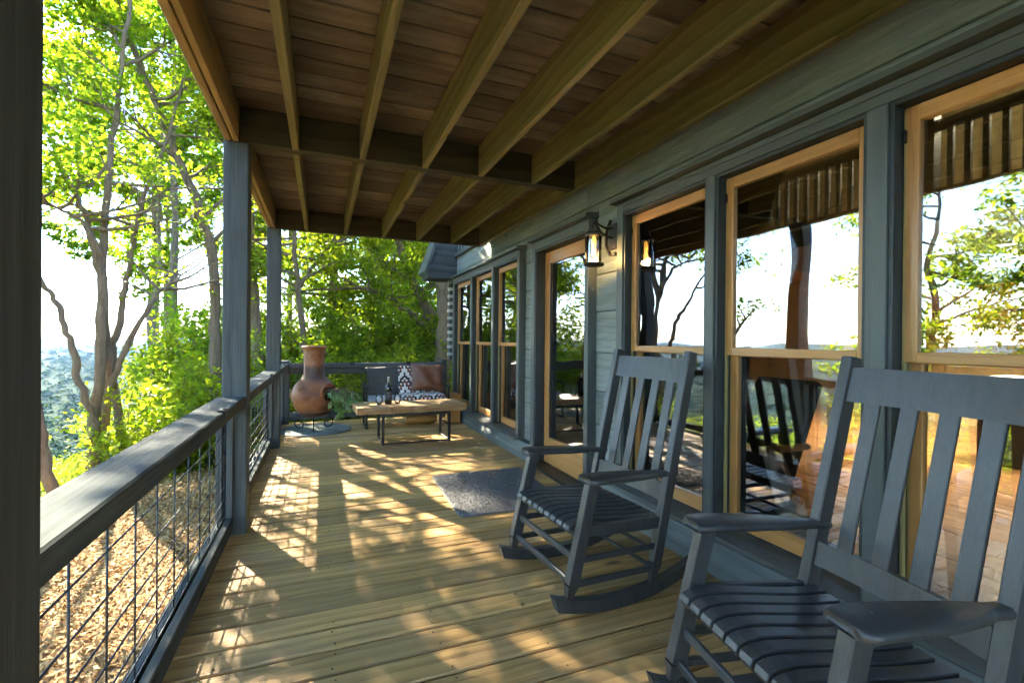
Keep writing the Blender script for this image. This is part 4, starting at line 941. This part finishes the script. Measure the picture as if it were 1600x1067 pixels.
st = MB(); st.tube([(math.cos(a)*.215, math.sin(a)*.215, .245) for a in [2*math.pi*k/24 for k in range(25)]], .010, 8, False)
build('stand_ring', st, 'black', chm, (cx, cy, 0))
for a in (rad(-90), rad(30), rad(150)):
    rd = Vector((math.cos(a), math.sin(a), 0)); pts = []
    for (r_, z) in ((.215, .25), (.245, .20), (.285, .13), (.295, .07), (.27, .022), (.22, .011), (.175, .03), (.16, .075), (.185, .105), (.21, .09)): pts.append(rd*r_+Vector((0, 0, z)))
    build('scroll_leg', MB().tube(pts, .0085, 8), 'black', chm, (cx, cy, 0))
hm = MB().lathe([(0, .0), (.48, .0), (.485, .002), (.485, .006), (.47, .007), (.44, .0055), (0, .006)], 40); M['hearth'] = plain('grey_green_hearth_mat', (.16, .19, .18), .7, .3, var=.2)
tag(build('hearth_mat', hm, 'hearth', None, (cx+.02, cy-.05, .0015)), 'round grey green mat under the clay chiminea', 'mat')
# trailing plant in the mouth
pl = empty('trailing_plant', (cx+.2, cy-.2, .5), 'trailing green house plant spilling from the chiminea mouth', 'plant')
rg = np.random.default_rng(21)
stems = MB()
leafs = []
for i in range(26):
    a0 = rg.uniform(-.10, .10); out = rg.uniform(.05, .30); ln = rg.uniform(.06, .36)
    p0 = on_belly(a0, rg.uniform(-.02, .06), -.06); p1 = on_belly(a0*1.2, .07, .04+out*.4); p2 = p1+nout*out*.6+tang*rg.uniform(-.02, .20)+Vector((0, 0, -ln*.4)); p3 = p2+tang*rg.uniform(-.02, .05)+Vector((0, 0, -ln*.6))
    stems.tube([p0, p1, p2, p3], .004, 5)
    for t in np.linspace(.2, 1, 5):
        q = p0*(1-t)**3+p1*3*t*(1-t)**2+p2*3*t*t*(1-t)+p3*t**3; leafs.append(q)
build('stem', stems, 'bark', pl, (cx, cy, 0))
for i, q in enumerate(leafs):
    L, Wd = rg.uniform(.10, .15), rg.uniform(.055, .08)
    dn = Vector((0, 0, -1))*rg.uniform(.15, 1)+tang*rg.uniform(-.9, .9)+nout*rg.uniform(-.1, .9); dn.normalize()
    sd = dn.cross(nout+Vector((0, 0, .3))).normalized(); nn = sd.cross(dn)
    vs = [q, q+dn*L*.35+sd*Wd*.5-nn*.006, q+dn*L*.7+sd*Wd*.33-nn*.004, q+dn*L, q+dn*L*.7-sd*Wd*.33-nn*.004, q+dn*L*.35-sd*Wd*.5-nn*.006, q+dn*L*.35+nn*.006, q+dn*L*.7+nn*.004]
    fs = [(0, 1, 6), (1, 2, 7, 6), (2, 3, 7), (0, 6, 5), (6, 7, 4, 5), (7, 3, 4)]
    me = MB().add(vs, fs, True).mesh('leaf'); at = me.attributes.new('var', 'FLOAT', 'POINT'); r0 = rg.random()
    at.data.foreach_set('value', [r0*.4+(.5 if k in (1, 2, 4, 5) and i % 3 == 0 else 0) for k in range(8)])
    link('leaf', me, 'houseleaf', pl, (cx, cy, 0))
#@@SECTION
# ------------------------------------------------------------------ trees
def sprout(mb, clumps, base, d, length, r, depth, rg, up=.25, seg=6, kids=4):
    pts = [Vector(base)]; d = Vector(d).normalized(); n = 5
    for i in range(n):
        d = (d + Vector(rg.normal(0, .16, 3)) + Vector((0, 0, up*.18))).normalized(); pts.append(pts[-1]+d*(length/n))
    mb.tube(pts, [r*(1-.75*i/n) for i in range(n+1)], seg, False)
    if depth == 0:
        for t in (.45, .75, 1.0):
            i = min(n-1, int(t*n)); clumps.append((pts[i+1 if t < 1 else n], .26+.22*rg.random()))
        return
    for k in range(kids):
        t = .3+.7*(k+rg.random()*.8)/kids; i = min(n-1, int(t*n)); p = pts[i].lerp(pts[i+1], t*n-i if t*n-i < 1 else 1)
        ax = d.orthogonal().normalized(); ang = rg.uniform(0, 6.28)
        side = (Matrix.Rotation(ang, 3, d) @ ax)
        dd = (d*.75 + side*.8); dd.z *= .75
        sprout(mb, clumps, p, dd, length*rg.uniform(.45, .65), r*.42*(1-.5*t)+.004, depth-1, rg, up, 5, kids)
def crown(name, clumps, per, L, W, mat, seed, flat=.65, tilt=.55):
    rg = np.random.default_rng(seed)
    C_ = np.array([tuple(c[0]) for c in clumps]); R_ = np.array([c[1] for c in clumps]); n = len(C_)
    idx = np.repeat(np.arange(n), per); g = rg.normal(0, .52, (n*per, 3)); g[:, 2] *= flat
    pos = C_[idx] + g*R_[idx][:, None]
    return scatter_flats(name, pos, L, W, tilt, mat, seed+1, .12, .35)
def tree_from(name, label, trunks, seed, per, L, leaf='leaf', group=None, zmin=2.0, kids=4, ln=1.5, extra=(), density=1.0, dirbias=(0, 0, 0), cat='tree', thin=.07):
    """trunks: (points, base radius, tip radius, leafy from this height up)"""
    rg = np.random.default_rng(seed); base = Vector(trunks[0][0][0])
    root = empty(name, base, label, cat, group)
    tk = MB(); br = MB(); clumps = []
    for (pts, r0, r1, z_l) in trunks:
        P_ = [Vector(p) for p in pts]; fine = []
        for a, b in zip(P_[:-1], P_[1:]):
            for k in range(4): fine.append(a.lerp(b, k/4)+Vector(rg.normal(0, .012, 3)))
        fine.append(P_[-1]); n = len(fine)
        tk.tube([p-base for p in fine], [(r0+(r1-r0)*i/(n-1))*(1+.07*rg.normal()) for i in range(n)], 9, True)
        m = 0
        for i in range(2, n):
            if fine[i].z > z_l and rg.random() < .55*density:
                a = rg.uniform(0, 6.28); dd = Vector((math.cos(a), math.sin(a), rg.uniform(-.05, .6))) + Vector(dirbias)
                sprout(br, clumps, fine[i]-base, dd, ln*rg.uniform(.6, 1.2), .022+.25*(r0+(r1-r0)*i/(n-1)), 1, rg, kids=kids)
        d_end = (fine[-1]-fine[-3]).normalized()
        if fine[-1].z > z_l: sprout(br, clumps, fine[-1]-base, d_end, ln, r1*.9, 1, rg, kids=kids)
    for c, rr in extra: clumps.append((Vector(c)-base, rr))
    if thin:                                   # the crown is open where sun reaches the deck
        kept = []
        for c, rr in clumps:
            p = c+base; q = p-_sd*(p.z/_sd.z)
            g = p-_sd*((p.z+.9)/_sd.z)
            if -.7 < q.x < 1.8 and 3.0 < q.y < 6.9 and rg.random() > thin: continue
            if -.7 < q.x < 1.6 and .6 < q.y <= 3.0 and rg.random() > .55: continue
            if -3.0 < g.x < -.6 and 3.0 < g.y < 8.0 and rg.random() > .14: continue
            kept.append((c, rr))
        clumps = kept
    tk.v, tk.f, tk.sm = tk.v+br.v, tk.f+[tuple(i+len(tk.v) for i in f) for f in br.f], tk.sm+br.sm
    link('trunk', tk.mesh('trunk'), 'bark', root, base)
    if clumps: link('crown', crown('crown', clumps, per, L, L*.6, leaf, seed), None, root, base)
    return root, len(clumps)
def gz(x, y): return float(ground_z(x, y))
nclump = 0
# many stemmed tree left of the deck
hero = [([(-3.45, 9.5, gz(-3.45, 9.5)-.2), (-3.39, 9.5, -.94), (-3.34, 9.5, .02), (-3.29, 9.5, .94), (-3.27, 9.5, 1.76), (-3.28, 9.5, 2.38), (-3.24, 9.5, 3.3), (-3.18, 9.5, 4.23), (-3.08, 9.5, 5.18), (-2.96, 9.4, 6.13), (-2.8, 9.3, 7.2)], .10, .022, 2.7),
        ([(-3.36, 9.45, -.4), (-3.27, 9.3, -.08), (-3.41, 9.2, .47), (-3.5, 9.2, .96), (-3.6, 9.2, 1.35), (-3.68, 9.2, 1.73), (-3.8, 9.2, 1.97), (-3.93, 9.1, 2.2), (-4.2, 9.0, 2.7)], .06, .026, 2.3),
        ([(-3.0, 9.8, gz(-3, 9.8)-.2), (-3.04, 9.7, -.6), (-3.14, 9.7, .09), (-3.22, 9.7, .73), (-3.27, 9.65, 1.36), (-3.29, 9.55, 1.88)], .072, .055, 9),
        ([(-3.42, 10.0, gz(-3.42, 10)-.2), (-3.37, 9.9, -.46), (-3.34, 9.9, .39), (-3.27, 9.9, 1.09), (-3.18, 9.9, 1.52), (-3.1, 9.9, 2.12), (-3.02, 9.9, 2.67), (-2.93, 9.9, 3.33), (-2.78, 9.9, 3.89), (-2.5, 9.9, 4.8), (-2.3, 9.9, 5.8)], .075, .02, 2.6),
        ([(-3.20, 9.68, .45), (-3.15, 9.6, .63), (-3.0, 9.6, 1.06), (-2.78, 9.6, 1.57), (-2.59, 9.6, 1.99), (-2.46, 9.6, 2.14), (-2.24, 9.6, 2.35)], .055, .016, 1.95),
        ([(-3.28, 9.5, 2.2), (-3.34, 9.4, 2.71), (-3.48, 9.4, 3.25), (-3.63, 9.4, 3.63), (-3.76, 9.4, 3.96), (-4.0, 9.3, 4.8)], .06, .02, 2.9),
        ([(-3.2, 9.3, 2.52), (-3.39, 9.1, 3.04), (-3.6, 9.1, 3.16), (-3.85, 9.0, 3.3)], .035, .012, 3.0)]
_, n_ = tree_from('multi_stem_tree', 'tall many stemmed tree rising beyond the near railing', hero, 11, 62, .105, 'leaf', None, kids=4, ln=1.35, density=.72); nclump += n_
_, n_ = tree_from('leaning_tree', 'tree with trunk leaning left above the second porch post', [([(-1.9, 10.6, gz(-1.9, 10.6)-.2), (-1.86, 10.5, -.5), (-1.88, 10.5, .9), (-1.9, 10.5, 1.63), (-1.92, 10.5, 2.6), (-2.02, 10.5, 3.2), (-2.21, 10.5, 3.9), (-2.52, 10.5, 4.61), (-2.74, 10.5, 5.25), (-2.88, 10.5, 5.61), (-3.13, 10.4, 6.33), (-3.4, 10.2, 7.3)], .12, .035, 3.0)], 12, 66, .105, 'leaf_y', None, kids=4, ln=1.7, density=1.0); nclump += n_
_, n_ = tree_from('upright_tree', 'straight trunked tree seen between the second and third posts', [([(-1.2, 11.6, gz(-1.2, 11.6)-.2), (-1.26, 11.5, .3), (-1.34, 11.5, 1.68), (-1.4, 11.5, 2.77), (-1.45, 11.5, 3.99), (-1.58, 11.5, 5.06), (-1.82, 11.5, 6.37), (-2.0, 11.3, 7.6)], .13, .03, 2.9)], 13, 62, .105, 'leaf_y', None, kids=4, ln=1.6, density=.9); nclump += n_
tree_from('small_tree', 'short bare brown trunk just beyond the near left railing', [([(-3.0, 7.55, gz(-3, 7.55)-.2), (-3.06, 7.5, -.63), (-3.14, 7.5, -.15), (-3.2, 7.5, .32), (-3.32, 7.45, .8), (-3.5, 7.4, 1.4)], .075, .045, 1.0)], 14, 40, .09, 'leaf', None, ln=.8, density=0)
sg = MB().tube([(0, 0, -1.6), (0, 0, -.2), (.01, 0, .3), (.0, 0, .60)], [.07, .065, .06, .05], 9); tag(build('snag', sg, 'bark', None, (-3.28, 12.0, 0)), 'bare broken tree stub among the bright shrubs', 'stump')
# tall tree at the house corner with long limbs
_, n_ = tree_from('corner_tree', 'thick rough barked tree beside the log house corner with long level limbs', [([(2.55, 11.1, gz(2.55, 11.1)-.2), (2.62, 11.0, .62), (2.72, 11.0, 1.76), (2.63, 11.0, 2.66), (2.56, 11.0, 3.55), (2.5, 11.1, 5.0), (2.4, 11.2, 7.0)], .23, .14, 3.6),
    ([(2.9, 12.6, 1.2), (2.62, 12.5, 1.55), (2.11, 12.5, 1.96), (1.7, 12.5, 2.28), (1.3, 12.5, 2.51), (.84, 12.5, 2.57), (-.06, 12.5, 2.49)], .10, .025, 1.9),
    ([(3.0, 13.0, 1.0), (2.72, 13, 2.0), (2.46, 13, 2.5), (2.19, 13, 3.03), (1.96, 13, 3.62), (1.81, 13, 4.2), (1.5, 13, 5.2)], .17, .07, 2.6)], 15, 38, .11, 'leaf_y', None, kids=4, ln=1.5, density=.75); nclump += n_
_, n_ = tree_from('slender_tree', 'slender forked tree rising behind the chiminea neck', [([(-.25, 11, gz(-.25, 11)-.2), (-.30, 11, .4), (-.32, 11, .87), (-.47, 11, 2.08), (-.50, 11, 2.62), (-.58, 11, 3.29), (-.6, 11, 4.6), (-.5, 11, 6.0)], .085, .03, 2.0), ([(-.48, 11, 2.3), (-.25, 11, 2.75), (.1, 11, 3.2), (.4, 11, 3.9)], .045, .02, 2.3)], 16, 62, .11, 'leaf_y', None, kids=4, ln=1.35, density=1.0); nclump += n_

# kinds of woodland tree and shrub, copied through the woods
def woodland_tree(seed, h, leaf, per, L, low=.12):
    rg = np.random.default_rng(seed); x = y = 0.0; pts = []
    for i in range(8): pts.append((x, y, h*i/7)); x += rg.normal(0, .14); y += rg.normal(0, .14)
    return tree_from('woodland_tree', None, [(pts, .05+h*.011, .03, h*low)], seed, per, L, leaf, None, kids=4, ln=h*.19, density=1.25, thin=0)
def shrub(seed, h, w, leaf, per, L):
    rg = np.random.default_rng(seed); root = empty('shrub', (0, 0, 0)); br = MB(); cl_ = []
    for k in range(9):
        a = rg.uniform(0, 6.28); sprout(br, cl_, (rg.normal(0, .1), rg.normal(0, .1), -.1), Vector((math.cos(a)*w, math.sin(a)*w, h*.9)), h*rg.uniform(.8, 1.15), .03, 1, rg, up=.1, kids=4)
    link('branches', br.mesh('branches'), 'bark', root); link('crown', crown('crown', cl_, per, L, L*.6, leaf, seed), None, root)
    return root, len(cl_)
KT = [woodland_tree(31, 9.5, 'leaf_y', 30, .14), woodland_tree(32, 8.0, 'leaf_y', 34, .14), woodland_tree(33, 11.0, 'leaf', 30, .15), woodland_tree(34, 21.0, 'leaf_y', 60, .24, .52), woodland_tree(35, 22.0, 'leaf', 60, .24, .50)]
KS = [shrub(41, 2.2, .8, 'leaf_y', 55, .11), shrub(42, 1.6, 1.1, 'leaf_y', 60, .10), shrub(43, 2.8, .7, 'leaf', 55, .12)]
nclump += sum(k[1] for k in KT+KS)
rgp = np.random.default_rng(77)
used = set()
def place(kinds, k, x, y, sc, label, group, cat, dz=0.0):
    src = kinds[k][0]
    o = src if (id(kinds), k) not in used else copy_tree(src)
    used.add((id(kinds), k))
    o.location = (x, y, gz(x, y)-.15+dz); o.rotation_euler = (0, 0, rgp.uniform(0, 6.28)); o.scale = (sc, sc, sc)
    tag(o, label, cat, group)
WOODS = [(.3, 13.5, 0, 1.0), (1.6, 15.5, 1, 1.05), (3.9, 13.2, 2, .95), (2.0, 18.5, 2, 1.0), (3.4, 21.5, 0, 1.1), (5.2, 17.5, 1, 1.1), (.4, 23.0, 0, .8), (2.6, 26.0, 2, 1.1), (5.6, 25.5, 1, 1.2), (7.5, 21.0, 0, 1.1),
         (4.0, 31.0, 1, 1.3), (7.8, 30.0, 0, 1.3), (10.0, 27.0, 2, 1.2), (6.2, 12.6, 1, .9), (.6, 33.0, 1, 1.2), (-1.4, 32.0, 0, .9)]
for (x, y, k, s_) in WOODS: place(KT, k, x, y, s_, 'sunlit leafy tree in the woods beyond the far railing', 'woods beyond the far railing', 'tree')
for (x, y, k, s_) in ((-.6, 9.8, 2, .62), (.5, 10.2, 0, .75), (1.4, 10.4, 1, .9), (2.2, 12.0, 0, 1.0), (.2, 12.2, 2, .9), (1.5, 13.0, 2, 1.0), (3.2, 10.9, 1, .8), (-1.2, 13.0, 0, 1.0), (.9, 15.5, 1, 1.2), (3.4, 15.8, 2, 1.1)):
    lab = {(-.6, 9.8): 'low green shrub just behind the belly of the chiminea', (.5, 10.2): 'yellow green shrub seen between the chiminea and the loveseat', (1.4, 10.4): 'wide yellow green shrub right behind the wicker loveseat', (3.2, 10.9): 'shrub at the foot of the thick tree by the house corner'}.get((x, y), 'bright leafy understory shrub in the woods beyond the far railing')
    place(KS, k, x, y, s_, lab, 'shrubs beyond the far railing', 'shrub')
for (x, y, k, s_) in ((-2.1, 10.4, 1, .95), (-2.3, 12.3, 0, 1.1), (-2.9, 14.0, 2, .85), (-1.7, 9.6, 1, .9), (-2.6, 9.3, 1, .55), (-3.9, 10.2, 1, .42), (-3.1, 11.0, 0, .42), (-4.4, 9.2, 1, .5), (-3.6, 13.2, 0, .68), (-2.2, 15.6, 2, 1.2), (-5.6, 11.0, 0, .55), (-3.9, 8.3, 1, .42), (-4.6, 12.2, 0, .4), (-3.0, 16.5, 2, 1.2),
         (-6.5, 9.0, 1, .8), (-7.5, 7.0, 0, .8), (-7.0, 5.0, 1, .8), (-7.5, 3.5, 0, .9), (-8.5, 1.5, 2, .8)):
    lab = {(-2.1, 10.4): 'rounded yellow green shrub filling the view left of the second post', (-2.3, 12.3): 'taller yellow green shrub behind the leaning tree trunk', (-2.9, 14.0): 'leafy green shrub behind the bare broken stub', (-1.7, 9.6): 'yellow green shrub directly behind the second porch post', (-2.6, 9.3): 'low yellow green shrub at the rail, right of the many stemmed tree', (-3.9, 10.2): 'small low shrub just left of the many stemmed tree', (-3.1, 11.0): 'shrub right behind the stems of the many stemmed tree', (-2.2, 15.6): 'tall green shrub seen between the second and third posts', (-3.0, 16.5): 'far green shrub left of the second post'}.get((x, y), 'low yellow green shrub on the open slope far left of the deck')
    place(KS, k, x, y, s_, lab, 'shrubs on the slope', 'shrub')
for i, (x, y, k, s_) in enumerate(((-5.9, 25.0, 3, 1.0), (-3.4, 27.5, 4, 1.0), (-8.8, 33.0, 4, 1.15), (-6.0, 37.0, 3, 1.2), (-7.6, 29.0, 4, .95), (-2.0, 31.0, 3, .95), (-9.9, 38.0, 4, 1.2), (-4.6, 33.0, 3, 1.1))):
    place(KT, k, x, y, s_, ['tall high crowned tree, left of those standing far down the slope', 'tall high crowned tree down the slope behind the leaning trunk', 'tallest high crowned tree far down the slope', 'high crowned tree low on the slope left of the second post', 'high crowned tree left of the many stemmed tree', 'high crowned tree just left of the third post', 'high crowned tree beside the near left post, far off', 'high crowned tree centred behind the leaning trunk'][i], 'tall trees down the slope', 'tree')
# trees on the slope further left, mirrored in the windows
for i, (x, y, k, s_) in enumerate(((-7.2, 3.6, 1, .85), (-9.0, 6.8, 0, .9), (-7.0, .4, 2, .7))):
    place(KT, k, x, y, s_, ['leafy tree on the slope mirrored in the near windows', 'leafy tree lower on the slope mirrored in the door glass', 'leafy tree mirrored in the farthest right window'][i], 'trees on the slope', 'tree')

# far wooded valley: rounded crowns, one mass
def valley_forest():
    """crowns of leafy flakes over the valley, larger and sparser with distance"""
    rg = np.random.default_rng(5); n = 12500; per = 40
    az = rg.uniform(rad(-85), rad(6), n); r_ = np.exp(rg.uniform(math.log(110), math.log(5200), n))
    x = r_*np.sin(az); y = r_*np.cos(az); z = ground_z(x, y)
    s_ = rg.uniform(3.6, 6.6, n)*(1+1.9*np.clip(r_/3500, 0, 1)); hgt = s_*rg.uniform(.8, 1.3, n)
    idx = np.repeat(np.arange(n), per)
    d = rg.normal(0, 1, (n*per, 3)); d /= np.linalg.norm(d, axis=1)[:, None]; d[:, 2] = np.abs(d[:, 2])
    rr = rg.uniform(.72, 1.06, n*per)
    pos = np.stack([x[idx]+d[:, 0]*rr*s_[idx], y[idx]+d[:, 1]*rr*s_[idx], z[idx]+hgt[idx]*(.2+d[:, 2]*rr)], -1)
    fl = (.62*s_)[idx][:, None]
    me = scatter_flats('valley_forest', pos, fl, fl*.8, .26, leaf_mat('distant_tree_crowns', (.030, .064, .024), (.044, .084, .030), (.03, .06, .02), (.04, .08, .03), .0, 0.0), 6, .1, .1)
    return link('valley_forest', me, None)
tag(valley_forest(), 'hazy green forest covering the valley far below the deck', 'forest', kind='stuff')

# ------------------------------------------------------------------ haze over the valley
hz = MB().box(-16000, 16000, -16000, 16000, -420, 60, 0)
m_, nd_, lk_ = new_mat('valley_haze'); pv = N(nd_, "ShaderNodeVolumePrincipled"); pv.inputs['Color'].default_value = (.34, .60, 1.0, 1); pv.inputs['Density'].default_value = 0.000034; pv.inputs['Anisotropy'].default_value = 0.2
om_ = nd_.new("ShaderNodeOutputMaterial"); lk_.new(pv.outputs[0], om_.inputs['Volume']); M['haze'] = m_
tag(build('haze', hz, 'haze', None), 'pale blue haze lying over the valley', 'haze', kind='stuff')
print('leaf clumps', nclump, 'tris', sum(len(m.loop_triangles) if m.loop_triangles else len(m.polygons)*2 for m in bpy.data.meshes))
